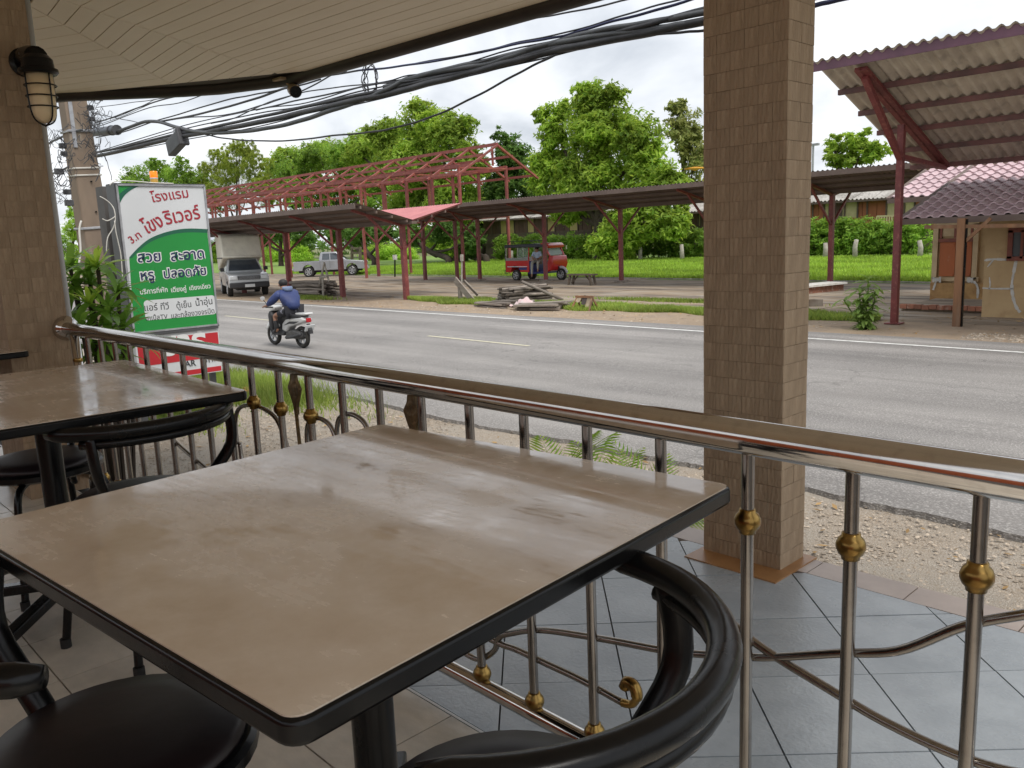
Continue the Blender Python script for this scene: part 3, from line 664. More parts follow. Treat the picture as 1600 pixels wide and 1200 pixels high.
# ---- near right shelter, monopitch, seen from below
XP = gz(1397, 507).x; YP = gz(1397, 507).y
ra, rbk, pt = gx(1345, 103, XP), gx(1476, 256, XP), gx(1410, 195, XP)
sl_ = (rbk.z-ra.z)/(rbk.y-ra.y)
sh = thing('near_carport', (XP, YP, 0), 'large dark corrugated monopitch shelter roof on red steel post, upper right', 'carport')
def Sb(): return MB(sh.location)
XL = gy(1272, 98, ra.y-.1).x; y0_ = ra.y-.12; z0_ = ra.z+.02-sl_*0; y1_ = rbk.y+.55; z1_ = ra.z+sl_*(y1_-ra.y)+.1
z0_ = z0_+.08
v = Vector((0, y1_-y0_, z1_-z0_)); nrm = Vector((0, -v.z, v.y)).normalized(); x = XL
m_fib2 = M('fibre_cement_grey', (.62, .54, .43), (.48, .41, .33), 1.6, .9, rnd=.06, c3=(.27, .23, .19), s3=4, a3=.45)
while x < 6:
    b = Sb(); corrug(b, (x, y0_-.08, z0_+.1), (1, 0, 0), v+v.normalized()*.1, 5, .036, .2, nrm); b.build('roof_sheet', m_fib2, sh, smooth=True); x += 1.0
for i, t in enumerate((.2, .385, .57, .755, .94)):
    p = Vector((XL, y0_, z0_))+v*t-nrm*.015; b = Sb(); b.beam(p+Vector((.03, 0, 0)), p+Vector((6.5-XL, 0, 0)), .08, .10); b.build('purlin', M('dark_purlin', (.10, .05, .045), (.2, .08, .07), 2, .6) if i == 0 else bpy.data.materials['dark_purlin'], sh)
b = Sb(); b.beam((XL, y0_-.02, z0_-.0), (6.5, y0_-.02, z0_-.0), .03, .17); b.build('fascia', m_purple, sh)
for xx in (XP, XP+5.4):
    dxv = Vector((xx-XP, 0, 0)); A_ = ra+dxv; Bk = rbk+dxv; P_ = Vector((xx, YP, 0))
    b = Sb(); b.beam(P_, Vector((xx, YP, pt.z)), .125, .125); b.build('post', m_red, sh)
    b = Sb(); b.beam(P_+Vector((0, 0, .02)), P_+Vector((0, 0, .04)), .3, .3); b.build('base_plate', m_red, sh)
    for off in (-.05, .05): b = Sb(); b.beam(A_+Vector((off, 0, -.05)), Bk+Vector((off, 0, -.05)), .07, .13, (1, 0, 0)); b.build('rafter', m_red, sh)
    b = Sb(); b.beam(Vector((xx, YP, gx(1408, 250, XP).z)), A_.lerp(Bk, .04)+Vector((0, 0, -.12)), .1, .11, (1, 0, 0)); b.build('brace', m_red, sh)
    b = Sb(); b.beam(Vector((xx, YP, gx(1408, 245, XP).z)), Bk+Vector((0, 0, -.08)), .09, .12, (1, 0, 0)); b.build('tie', m_red, sh)
# timber post in front of the little house
p = gz(1495, 511)
tp = thing('timber_post', (p.x, p.y, 0), 'weathered brown timber post holding the pink tiled eave, right of the red post', 'post')
m_wood = M('weathered_wood', (.33, .16, .075), (.15, .085, .05), 3, .8, stretch=(1, 1, .15), c3=(.3, .2, .13), s3=8, a3=.5)
b = MB(tp.location); b.beam(p, (p.x, p.y, 2.12), .14, .14); b.build('post', m_wood, tp)
b = MB(tp.location); b.beam((p.x+.085, p.y, 0), (p.x+.085, p.y, 2.1), .03, .05); b.build('drain_pipe', m_black, tp)
b = MB(tp.location); q = gy(1470, 350, p.y); b.beam((q.x-.3, p.y, 1.98), (p.x+3.2, p.y+.02, 1.9), .07, .07); b.build('beam', m_wood, tp)
b = MB(tp.location); b.beam((p.x-.0, p.y, 1.6), (p.x+.5, p.y, 2.1), .05, .06); b.build('brace', m_wood, tp)

# ================================================================== SMALL HOUSE WITH PINK TILES
m_ochre = M('ochre_render', (.52, .37, .20), (.44, .30, .155), 1.2, .85, c3=(.34, .21, .10), s3=4, a3=.5, bump=.15, bscale=20)
m_ochre2 = M('stained_render', (.50, .31, .13), (.33, .19, .08), 4, .9, bump=.4, bscale=30)
m_white = M('whitewash', (.66, .64, .60), (.5, .48, .44), 6, .7)
m_oran = M('orange_shutter', (.47, .13, .035), (.36, .10, .03), 1.6, .6, c3=(.56, .40, .30), s3=12, a3=.5, t3=(.66, .74), stretch=(1, 1, .25))
m_frame = M('red_brown_frame', (.25, .07, .04), (.17, .05, .035), 5, .6)
m_cream = M('cream_frame', (.58, .45, .28), (.46, .34, .2), 3, .7)
m_glass = M('dark_glass', (.10, .11, .12), rough=.15, spec=.8)
m_tile = M('pink_roof_tile', (.56, .42, .44), (.49, .355, .375), 3, .5, rnd=.1, c3=(.25, .13, .13), s3=5, a3=.25)
W2 = gz(1533, 497); W1a, W1b = gz(1455, 470), gz(1533, 475)
hs = thing('small_house', (W2.x, W2.y, 0), 'small ochre plastered house with orange shutter under pink tiled roof', 'house')
def Hb(): return MB(hs.location)
y2 = W2.y; y1 = W1a.y-.1
b = Hb(); b.box((W2.x+3, y2+.9, 1.06), (6, 1.8, 2.12)); b.build('front_wall', m_ochre, hs)
b = Hb(); b.box(((W1a.x+W2.x)/2, y1+.6, 1.25), (W2.x-W1a.x-.01, 1.2, 2.5)); b.build('side_wall', m_ochre, hs)
def onw(x, y, Y): return gy(x, y, Y)
# shutter window on the recessed wall
a, c = onw(1460, 436, y1-.03), onw(1531, 349, y1-.03)
x0, x1, z0, z1 = a.x, c.x, a.z, c.z
for (cx_, cz_, sx_, sz_) in ((x0, (z0+z1)/2, .12, z1-z0), (x1-.06, (z0+z1)/2, .12, z1-z0), ((x0+x1)/2, z0+.0, x1-x0+.1, .1), ((x0+x1)/2, z1, x1-x0, .1)):
    b = Hb(); b.box((cx_, y1-.035, cz_), (sx_, .09, sz_)); b.build('window_frame', m_cream, hs)
zt_ = z0+(z1-z0)*.70
b = Hb(); b.box(((x0+x1)/2-.03, y1-.05, zt_+.02), (x1-x0-.2, .06, .09)); b.build('transom', m_frame, hs)
for k in range(2):
    cx_ = x0+.1+(x1-x0-.24)*(k+.5)/2; wd = (x1-x0-.26)/2
    b = Hb(); b.box((cx_, y1-.03, (z0+.06+zt_)/2), (wd, .035, zt_-z0-.12)); s_ = b.build('shutter', m_oran, hs, bevel=.006)
    for zz in (z0+.12, zt_-.12): b = Hb(); b.box((cx_, y1-.052, zz), (wd-.06, .012, .09)); b.build('shutter_rail', m_oran, s_)
    b = Hb(); b.box((cx_, y1-.03, (zt_+z1)/2+.03), (wd-.08, .03, (z1-zt_)-.18)); b.build('transom_panel', m_cream, hs)
    for s in (-1, 1): b = Hb(); b.box((cx_+s*(wd/2-.02), y1-.04, (zt_+z1)/2+.03), (.05, .06, z1-zt_-.1)); b.build('window_frame', m_frame, hs)
# stained plinth below it
a, c = onw(1452, 470, y1-.14), onw(1533, 443, y1-.14)
b = Hb(); b.box(((a.x+W2.x)/2, y1-.08, (a.z+c.z)/2), (W2.x-a.x-.02, .14, c.z-a.z)); b.build('plinth', m_ochre2, hs)
# brick step
m_brick = M('old_brick', (.36, .15, .09), (.25, .11, .07), 4, .9, rnd=.25, c3=(.5, .42, .35), s3=9, a3=.6)
st0, st1 = gz(1407, 487), gz(1533, 492)
stp = thing('brick_step', (st0.x, st0.y, 0), 'low worn brick edged step in front of the orange shutter window', 'step')
b = MB(stp.location); b.box(((st0.x+W2.x)/2, st0.y+1.15, .07), (W2.x-st0.x, 2.2, .14)); b.build('platform', m_slab, stp)
n = 12
for i in range(n):
    xa = st0.x+(W2.x-st0.x)*i/n; xb = st0.x+(W2.x-st0.x)*(i+1)/n
    b = MB(stp.location); b.box(((xa+xb)/2, st0.y, .13+random.uniform(-.01, .01)), (xb-xa-.012, .16, .1)); b.build('brick', m_brick, stp)
# right wall: dark window, whitish repaired cracks
a, c = onw(1578, 404, y2), onw(1640, 358, y2)
for (cx_, cz_, sx_, sz_) in ((a.x, (a.z+c.z)/2, .09, c.z-a.z), ((a.x+c.x)/2, a.z, c.x-a.x+.09, .09), ((a.x+c.x)/2, c.z, c.x-a.x+.09, .09), (a.x+.22, (a.z+c.z)/2, .05, c.z-a.z)):
    b = Hb(); b.box((cx_, y2-.03, cz_), (sx_, .07, sz_-.002)); b.build('window_frame', m_frame, hs)
b = Hb(); b.box(((a.x+c.x)/2, y2-.008, (a.z+c.z)/2), (c.x-a.x, .02, c.z-a.z)); b.build('window_pane', m_glass, hs)
def crack(pts, wd=.05, Y=y2-.004, nm='crack_filler'):
    P_ = [gy(x, y, Y) for x, y in pts]; P_ = spline(P_, 4); b = Hb()
    for i in range(len(P_)-1):
        r_ = wd*(.6+.5*random.random()); b.beam(P_[i], P_[i+1]+(P_[i+1]-P_[i])*.1, .008, r_, (0, 0, 1)) if abs((P_[i+1]-P_[i]).normalized().z) < .7 else b.beam(P_[i], P_[i+1]+(P_[i+1]-P_[i])*.1, r_, .008, (0, 1, 0))
    b.build(nm, m_white, hs)
crack([(1538, 407), (1552, 405), (1576, 406)]); crack([(1552, 406), (1543, 417)], .03); crack([(1588, 406), (1584, 425), (1581, 445), (1583, 465), (1588, 480), (1594, 488)], .06)
crack([(1535, 450), (1552, 451), (1582, 451)], .04); crack([(1546, 433), (1547, 445), (1545, 452)], .03)
crack([(1463, 438), (1460, 447), (1458, 453)], .06, y1-.16); crack([(1514, 437), (1524, 442), (1528, 452), (1527, 466)], .06, y1-.16)
crack([(1457, 437), (1470, 437)], .14, y1-.165); crack([(1511, 437), (1520, 438)], .14, y1-.165)
# tiled roofs, tile by tile
def tile_mesh(wd, ln):
    k = 6; b = MB(); vs = []
    prof = [(0, 0), (.16, .035), (.34, .045), (.5, .03), (.62, .0), (.82, -.008), (1.0, 0)]
    for j in (0, 1):
        for t, h in prof: vs.append((t*wd, j*ln, h+(.028 if j == 0 else 0)))
    for t, h in prof: vs.append((t*wd, 0, h))
    m_ = len(prof); fs = []
    for i in range(m_-1): fs.append((i, i+1, m_+i+1, m_+i)); fs.append((2*m_+i, 2*m_+i+1, i+1, i))
    return b.add(vs, fs).mesh('roof_tile', m_tile, False)
def tiled(x0, x1, ya, za, yb, zb, rows, wd, label, skipcol=lambda i, j: False):
    root = thing('tiled_roof', (x0, ya, za), label, 'roof', 'pink tiled roofs of the small house')
    ln = math.hypot(yb-ya, zb-za)/rows; an = math.atan2(zb-za, yb-ya); me = tile_mesh(wd, ln*1.12); n = int((x1-x0)/wd); cnt = 0; rest = MB()
    for j in range(rows):
        for i in range(n):
            if skipcol(i, j): continue
            inst(me, 'roof_tile', root, (i*wd, j*ln*math.cos(an), j*ln*math.sin(an)), (an-.035, 0, 0)); cnt += 1
    b = MB(root.location); b.prism([(x0, ya+.02, za-.09), (x1, ya+.02, za-.09), (x1, yb, zb-.09), (x0, yb, zb-.09)], (0, 0, .05)); b.build('roof_deck', m_under, root)
    b = MB(root.location); b.beam((x0-.05, ya, za-.05), (x1, ya, za-.05), .04, .12); b.build('eave_board', m_under, root)
    b = MB(root.location); b.tube([(x0, yb, zb+.03), (x1, yb, zb+.03)], .07, 10); b.build('ridge', m_tile, root, smooth=True)
    b = MB(root.location); b.beam((x0-.03, ya, za-.0), (x0-.03, yb, zb-.0), .05, .14, (1, 0, 0)); b.build('verge_board', m_under, root)
    return root
e0 = gy(1410, 343, 18.0); tz = gy(1560, 250, 22.6).z
tiled(e0.x, 2.2, 18.0, e0.z, 22.6, tz, 13, .235, 'nearer and larger pink tiled roof slope, propped by the timber post')
e1 = gy(1390, 311, 21.7); t2 = gy(1480, 256, 24.6)
tiled(e1.x, -4.9, 21.7, e1.z, 24.6, t2.z, 8, .235, 'smaller pink tiled roof slope behind and left of the near one')
p = gz(1470, 470)
# planter and slab by the big pillar
m_dk = M('dark_stone', (.14, .12, .10), (.09, .08, .07), 5, .8)
a = gz(1236, 462); c = gz(1306, 454)
pln = thing('concrete_bench', (c.x, c.y, 0), 'low old concrete bench with pale top right of the tall pillar', 'bench')
b = MB(pln.location); d_ = (c-a); b.beam(a+Vector((0, 0, .12)), c+Vector((0, 0, .12)), .55, .22); b.build('base', m_brick, pln); b = MB(pln.location); b.beam(a+Vector((-.0, 0, .26)), c+Vector((.06, 0, .26)), .7, .06); b.build('top', m_white, pln)
a = gz(1236, 480); c = gz(1284, 479)
b = MB(c); b.beam(a+Vector((0, 0, .11)), c+Vector((0, 0, .11)), .5, .22); o = b.build('concrete_block', m_slab, bevel=.02); o.location = c; tag(o, 'mossy grey concrete block lying just right of the tall pillar', 'block')

# ================================================================== LONG TIMBER HOUSE FAR BEHIND
m_shut = M('dark_shutter', (.13, .075, .055), (.09, .05, .04), 2, .8, rnd=.2, stretch=(1, 1, .2))
m_shut2 = M('red_brown_boards', (.34, .125, .055), (.26, .09, .04), 2, .8, rnd=.15, stretch=(1, 1, .2))
m_yel = M('yellow_panel', (.50, .41, .17), (.42, .34, .14), 2, .8, rnd=.06)
m_yel2 = M('pale_yellow_panel', (.55, .50, .27), (.46, .41, .21), 2, .8, rnd=.06)
m_plank = M('grey_brown_boards', (.14, .10, .08), (.09, .07, .055), 2, .9, rnd=.15)
m_oldr = M('old_grey_roof', (.42, .40, .37), (.24, .225, .2), 1.2, .9, rnd=.12, c3=(.14, .13, .12), s3=3, a3=.6)
def longhouse(label, Y, panels, zt_px, zb_px, low_px, mdark, xr=None):
    """panels: list of (px0, px1, mat) read left to right at mid wall"""
    x0 = gy(panels[0][0], zt_px[0], Y).x; x1 = gy(panels[-1][1], zt_px[1], Y).x
    root = thing('timber_house', (x0, Y, 0), label, 'house', 'long timber houses beyond the hedge')
    def top(x): 
        t = (x-x0)/(x1-x0); return gy(panels[0][0], zt_px[0], Y).z*(1-t)+gy(panels[-1][1], zt_px[1], Y).z*t
    zt = (top(x0)+top(x1))/2; zb = (gy(panels[0][0], zb_px[0], Y).z+gy(panels[-1][1], zb_px[1], Y).z)/2
    b = MB(root.location); b.box(((x0+x1)/2, Y+2.2, zt/2), (x1-x0, 4.2, zt)); b.build('wall', m_plank, root)
    for (a, c, mt) in panels:
        f = (a+c)/2; yy = zt_px[0]+(zt_px[1]-zt_px[0])*(f-panels[0][0])/(panels[-1][1]-panels[0][0])
        xa, xc = gy(a, yy+18, Y).x, gy(c, yy+18, Y).x
        b = MB(root.location)
        if mt in (m_shut, m_shut2):
            nn = max(2, int((xc-xa)/.45))
            for k in range(nn):
                u0 = xa+(xc-xa)*k/nn; u1 = xa+(xc-xa)*(k+1)/nn
                b = MB(root.location); b.box(((u0+u1)/2, Y-.04, (zt+zb)/2), (u1-u0-.03, .06, zt-zb)); b.build('shutter_board', mt, root)
        else: b.box(((xa+xc)/2, Y-.02, (zt+zb)/2), (xc-xa-.02, .08, zt-zb)); b.build('wall_panel', mt, root)
        b = MB(root.location); b.beam((xc, Y-.1, zb-.1), (xc, Y-.1, zt), .1, .1); b.build('stud', m_plank, root)
    for k in range(4):
        b = MB(root.location); zz = zb-.1-k*.26; b.box(((x0+x1)/2, Y-.05-.02*(k % 2), zz), (x1-x0, .05, .24)); b.build('lower_board', mdark, root)
    # corrugated roof, eave overhanging towards us
    x = x0-.8
    while x < x1+.8:
        v = Vector((0, 3.6, 1.05)); b = MB(root.location); corrug(b, (x, Y-.9, zt-.12+random.uniform(0, .04)), (1, 0, 0), v, 5, .05, .28, Vector((0, -.28, .96))); b.build('roof_sheet', m_oldr, root, smooth=True); x += 1.4
    b = MB(root.location); b.beam((x0-.8, Y-.88, zt-.2), (x1+.8, Y-.88, zt-.2), .06, .14); b.build('eave_board', m_plank, root)
    return root
longhouse('long timber house, left part, dark shutters between yellow panels, behind the three wheeler', 58, [(756, 770, m_shut), (770, 783, m_shut), (783, 793, m_yel), (793, 805, m_yel), (805, 825, m_shut), (825, 836, m_yel), (836, 856, m_shut), (856, 868, m_yel), (868, 890, m_shut), (890, 904, m_yel), (904, 925, m_shut), (925, 938, m_yel), (938, 960, m_shut)],
          (342, 331), (366, 358), None, m_plank)
longhouse('grey roofed end of a timber house glimpsed left of the tall pillar', 58, [(1072, 1092, m_shut), (1092, 1096, m_yel2), (1096, 1130, m_shut)], (329, 327), (354, 352), None, m_plank)
longhouse('timber house right of the pillar with orange brown boards and pale yellow panels', 58, [(1240, 1271, m_shut2), (1271, 1289, m_shut2), (1289, 1297, m_yel2), (1297, 1316, m_shut), (1316, 1321, m_yel2), (1321, 1341, m_yel2), (1341, 1356, m_shut2), (1356, 1386, m_shut2), (1386, 1402, m_yel2), (1402, 1414, m_shut2), (1414, 1430, m_yel2), (1430, 1470, m_shut2)],
          (311, 307), (342, 337), None, m_shut2)
# small balcony rails on the right house
p0, p1 = gy(1370, 338, 56), gy(1402, 337, 56)
bal = thing('balcony_rail', p0, 'small pale slatted balcony railing on the right timber house', 'railing')
for i in range(9):
    x = p0.x+(p1.x-p0.x)*i/8; b = MB(p0); b.beam((x, 56, p0.z-.9), (x, 56, p0.z), .08, .05); b.build('slat', m_yel2, bal)
b = MB(p0); b.beam(p0, p1, .06, .1); b.build('top_rail', m_yel2, bal)
# ================================================================== VEGETATION
LG = leafmat('leaf_mid_green', (.11, .23, .028), (.24, .38, .05), .42, .35); LD = leafmat('leaf_dark_green', (.065, .145, .03), (.14, .25, .05), .4); LY = leafmat('leaf_yellow_green', (.17, .25, .03), (.30, .36, .06), .4)
LG2 = leafmat('leaf_fresh_green', (.15, .28, .03), (.33, .45, .065), .45, .35)
LB = leafmat('leaf_bright', (.18, .34, .03), (.34, .52, .07), .45); LO = leafmat('leaf_olive', (.16, .22, .05), (.34, .36, .12), .45)
m_bark = M('bark', (.075, .055, .04), (.045, .035, .028), 4, .95, bump=.6, bscale=20)
def leaves(blobs, n, size, flat=.55, clump=26, shell=.36, droop=0):
    C = np.array([b[0] for b in blobs], float); Rr = np.array([b[1] for b in blobs], float)
    wt = Rr.prod(1)**.68; wt /= wt.sum(); nc = max(3, n//clump); bi = rng.choice(len(blobs), nc, p=wt)
    d = rng.normal(size=(nc, 3)); d /= np.linalg.norm(d, axis=1, keepdims=True); rad = 1-np.abs(rng.normal(size=nc))*shell; rad = np.clip(rad, .05, 1.0)
    cc_ = C[bi]+d*rad[:, None]*Rr[bi]
    li = np.repeat(np.arange(nc), clump); m_ = len(li); sg = (Rr[bi].min(1)*.16)[li]
    off = rng.normal(size=(m_, 3))*sg[:, None]; off[:, 2] *= .75
    if droop: off[:, 2] = -np.abs(off[:, 2])*droop; off[:, :2] *= .5
    P = cc_[li]+off
    nrm = d[li]*.5+rng.normal(size=(m_, 3))*.6+np.array([0, 0, .55]); nrm /= np.linalg.norm(nrm, axis=1, keepdims=True)
    a = rng.normal(size=(m_, 3)); 
    if droop: a = a*.35+np.array([0, 0, -1.])
    u = a-nrm*(a*nrm).sum(1, keepdims=True); u /= np.linalg.norm(u, axis=1, keepdims=True); v = np.cross(nrm, u)
    s = size*rng.uniform(.6, 1.35, m_)[:, None]
    V = np.stack([P-u*s, P-v*s*flat*.6+nrm*s*.12, P+u*s, P+v*s*flat*.6+nrm*s*.12], 1).reshape(-1, 3)
    return V, np.arange(4*m_).reshape(-1, 4)
def tree(label, base_px, Y, blobs_px, n, size, mat, group='trees beyond the lawn', trunk_r=.35, base=None, dz=.75, name='tree', trunk=True, limbs=True, **kw):
    """blobs_px: (px, py, rx, ry) ellipses in the photograph read at distance Y"""
    bs = []
    for b_ in blobs_px:
        c = gy(b_[0], b_[1], Y+(b_[4] if len(b_) > 4 else 0)); dep = (c-CAM).dot(Fv)/FPX
        bs.append((tuple(c), (b_[2]*dep*1.05, b_[2]*dep*dz*1.1, b_[3]*dep)))
    if name != 'bush' and dz > 0:
        sub = []
        for c_, r_ in bs:
            sub.append((c_, (r_[0]*.8, r_[1]*.8, r_[2]*.8)))
            for k in range(9):
                dv = rng.normal(size=3); dv /= np.linalg.norm(dv); q = rng.uniform(.4, .84); s_ = rng.uniform(.24, .44)
                sub.append(((c_[0]+dv[0]*r_[0]*q, c_[1]+dv[1]*r_[1]*q, c_[2]+dv[2]*r_[2]*q), (r_[0]*s_, r_[1]*s_, r_[2]*s_*.85)))
        lb_ = bs
    else: sub = bs; lb_ = bs
    p = gy(base_px[0], base_px[1], Y) if base is None else Vector(base); p = Vector((p.x, Y, 0))
    root = thing(name, p, label, 'tree' if name == 'tree' else name.replace('_', ' '), group)
    V, F_ = leaves(sub, int(n*1.6), size*.92, **kw); npmesh('crown', V, F_, mat, root, off=tuple(p))
    if trunk:
        top = Vector(bs[0][0]); top.z = min(top.z, max(b[0][2] for b in bs)); b = MB(p)
        mid = p.lerp(top, .45)+Vector((random.uniform(-.3, .3), 0, 0))
        b.tube(spline([p-Vector((0, 0, .1)), p+Vector((0, 0, .5)), mid, top], 4), [trunk_r*1.25, trunk_r*1.1]+[trunk_r*(1-.055*i) for i in range(11)], 9)
        if limbs:
            for c, r_ in bs:
                c = Vector(c); s_ = p.lerp(mid, .5+random.random()*.5); b.tube(spline([s_, s_.lerp(c, .5)+Vector((0, 0, -.3)), c], 3), [trunk_r*.55-(trunk_r*.4)*i/6 for i in range(7)], 6)
        b.build('trunk', m_bark, root, smooth=True)
    return root
tree('tall bright green spreading tree in the centre just left of the big pillar', (935, 415), 52,
     [(935, 195, 66, 62), (870, 205, 38, 60), (1000, 225, 52, 60), (935, 150, 48, 30), (860, 270, 48, 48), (930, 280, 80, 58), (1020, 285, 55, 52), (890, 320, 45, 36), (1000, 340, 62, 45, -1), (960, 380, 55, 38, -1.5), (1050, 350, 38, 30, -1), (1060, 300, 30, 40)], 50000, .25, LG2, trunk_r=.5)
tree('lighter airy tree with sparse yellowish leaves at the left edge of the tall pillar', (1075, 400), 66, [(1070, 200, 34, 46), (1085, 250, 28, 50), (1060, 165, 22, 14)], 5200, .27, LO, clump=14, shell=.5, trunk_r=.25)
tree('big domed green tree behind the right half of the red roof frame', (705, 415), 54,
     [(655, 190, 46, 42), (700, 215, 54, 50), (600, 215, 42, 34), (735, 255, 36, 46), (650, 260, 80, 50), (560, 240, 34, 26), (710, 320, 60, 50), (640, 325, 55, 40), (690, 375, 42, 34, -2)], 44000, .26, LG2, trunk_r=.5)
tree('darker blue green tree filling the gap between the two big trees', (755, 415), 60, [(800, 240, 36, 46), (790, 300, 44, 48), (750, 330, 46, 50), (830, 290, 26, 46), (750, 365, 22, 26)], 17000, .27, LD, trunk_r=.42)
tree('broad low dark green tree behind the left half of the roof frame', (580, 412), 72, [(470, 262, 62, 36), (540, 250, 60, 42), (430, 285, 44, 34), (500, 310, 90, 40), (590, 270, 50, 50), (500, 245, 50, 26), (610, 300, 70, 50), (560, 360, 60, 30)], 26000, .34, LG, trunk_r=.6)
tree('dense rolling green crown filling the skyline between bamboo tree and big domed tree', (620, 412), 78, [(450, 255, 50, 30), (510, 243, 50, 30), (570, 232, 46, 34), (620, 235, 36, 40), (480, 285, 70, 34), (580, 280, 60, 40)], 26000, .32, LG2, trunk_r=.5)
tree('feathery yellow green bamboo like tree behind the left end of the carports', (370, 420), 60, [(370, 250, 40, 38), (335, 262, 36, 32), (402, 262, 34, 38), (350, 295, 66, 38), (415, 295, 34, 34), (375, 228, 26, 16), (300, 290, 34, 30)], 24000, .28, LY, flat=.25, droop=1.3, trunk_r=.2, name='bamboo')
tree('rounded mid green tree right behind the hotel sign top', (240, 420), 55, [(240, 272, 48, 28), (200, 283, 30, 26), (285, 280, 40, 34), (240, 305, 74, 38), (235, 370, 75, 50)], 20000, .3, LG, trunk_r=.4)
tree('green tree visible in the slot between left pillar and utility pole', (112, 440), 40, [(118, 350, 28, 40), (95, 380, 26, 40), (140, 400, 30, 40), (120, 420, 40, 40)], 12000, .2, LB, trunk_r=.3)
tree('airy green tree rising behind the rear carport right of the tall pillar', (1330, 400), 75, [(1305, 228, 24, 18), (1340, 222, 26, 22), (1368, 238, 24, 22), (1325, 248, 44, 16), (1352, 205, 12, 10)], 3300, .3, LG2, clump=12, shell=.6, trunk_r=.3)
tree('strip of green tree with yellow blossom above the pink roof, far right', (1560, 400), 80, [(1530, 250, 60, 14), (1590, 248, 60, 14), (1480, 254, 30, 9)], 4200, .36, LY, trunk_r=.3)
# dark crowns low behind the left carports
for i, (lab, bp, bl_) in enumerate([('dark trunked tree behind the canopy truck under the carport roof', (440, 420), [(440, 360, 36, 22), (410, 372, 28, 18), (470, 368, 30, 20)]),
                  ('dark green tree behind the silver pickup cab', (585, 415), [(560, 365, 34, 20), (600, 362, 30, 20), (525, 362, 28, 18)]),
                  ('dark green tree between the two carport posts left of the three wheeler', (700, 417), [(640, 368, 30, 18), (690, 360, 36, 26), (735, 372, 30, 26)]),
                  ('dark leafy shrub tree beside the hedge end', (760, 415), [(738, 388, 16, 20), (722, 396, 14, 16)]) ]):
    tree(lab, bp, 47+i, bl_, 7000, .2, LD, trunk_r=.32, group='trees behind the carports')
for i, (lab, px_, py_, rx, ry) in enumerate([('bright green bush beyond the canopy truck', 370, 402, 34, 22), ('bright bush seen over the silver pickup bed', 450, 398, 40, 22), ('bright bush right of the pickup between posts', 610, 398, 46, 20), ('yellow green bush at the far left under the carport', 340, 400, 20, 18)]):
    tree(lab, (px_, py_+14), 62, [(px_, py_, rx, ry), (px_-rx*.5, py_+4, rx*.6, ry*.8), (px_+rx*.5, py_+4, rx*.6, ry*.8)], 6500, .22, LB, trunk_r=.08, group='bushes beyond the carports', name='bush', limbs=False)
# far wood line closing the horizon
def wood():
    bl_ = []
    for i in range(70):
        x = -330+i*6.2; y = 105+random.uniform(-8, 8)+ (abs(x+120)*.05); bl_.append(((x, y, 2.6), (5.5, 5, random.uniform(2.4, 4.2))))
    V, F_ = leaves(bl_, 26000, .6); o = npmesh('far_wood', V, F_, LD); tag(o, 'distant line of dark green woodland on the horizon behind everything', 'woodland', kind='stuff')
wood()
# hedge with its own stems, in two lengths
def hedge(label, pts, Y, n, top):
    bl_ = []
    for i, px_ in enumerate(range(pts[0], pts[1], 10)):
        c = gy(px_, 0, Y); t0 = gy(px_, top(px_)+random.uniform(-3, 3), Y).z; h = t0/2+.1
        bl_.append(((c.x, Y, h), (1.0, .8, h)))
    V, F_ = leaves(bl_, n, .14, shell=.2); root = thing('hedge', (bl_[0][0][0], Y, 0), label, 'hedge', 'leafy hedges along the lawn')
    npmesh('foliage', V, F_, LG, root, off=tuple(root.location))
    for c, r_ in bl_[::2]:
        b = MB(root.location); b.tube([(c[0]+random.uniform(-.3, .3), Y, 0), (c[0], Y, 1.4)], .05, 6); b.build('stem', m_bark, root)
hedge('tall leafy hedge along the lawn left of the tall pillar', (765, 1100), 54, 30000, lambda x: 374-(x-765)*.035)
hedge('dense leafy hedge along the lawn right of the tall pillar', (1240, 1460), 54, 24000, lambda x: 346+abs(x-1350)*.03)
# pale fence posts and wires
m_gpost = M('pale_post', (.42, .39, .34), (.28, .25, .21), 6, .9)
for i, (x, y, h) in enumerate(((744, 412, 22), (800, 410, 20), (1000, 408, 20), (1066, 407, 22), (1289, 406, 16), (1336, 405, 22), (1437, 404, 20))):
    p = gz(x, y, .0); p = Vector((gy(x, y, 51).x, 51, 0)); hh = 1.15 if h > 20 else 1.0
    o = MB().tube([(0, 0, 0), (.03*(-1)**i, 0, hh*.6), (.06*(i % 3-1), 0, hh)], [.17, .15, .13], 8).build('fence_post', m_gpost, smooth=True); o.location = p
    tag(o, ['pale fence post near the dark shrub left of the three wheeler', 'pale fence post just behind the three wheeler', 'pale fence post below the big centre tree', 'thick pale fence post left of the tall pillar', 'leaning thin fence post nearest right of the tall pillar', 'stout pale fence post in front of right hedge middle', 'leaning fence post close to the small house'][i], 'post', 'pale posts of the wire fence')
# grass blades
def blades(name, n, samp, h, label, mat, wd=.02, lean=.4):
    P = samp(n); n = len(P); a = rng.uniform(0, 2*np.pi, n); hh = h*rng.uniform(.5, 1.3, n); u = np.stack([np.cos(a), np.sin(a), np.zeros(n)], 1)*wd
    l = rng.normal(size=(n, 3))*lean*hh[:, None]; l[:, 2] = hh
    V = np.stack([P-u, P+u, P+l], 1).reshape(-1, 3); o = npmesh(name, V, np.arange(3*n).reshape(-1, 3), mat); tag(o, label, 'grass', kind='stuff'); return o
m_grassL = leafmat('lawn_grass', (.17, .30, .03), (.32, .47, .06), .35, .3); m_grassV = leafmat('verge_grass', (.14, .23, .035), (.30, .37, .08), .35, .35)
def s_lawn(n):
    x = rng.uniform(-62, 2, n); t = rng.uniform(0, 1, n)**1.3; y0 = np.array([lawn_edge(a) for a in x]); y = y0+.1+t*22; return np.stack([x, y, np.full(n, .02)], 1)
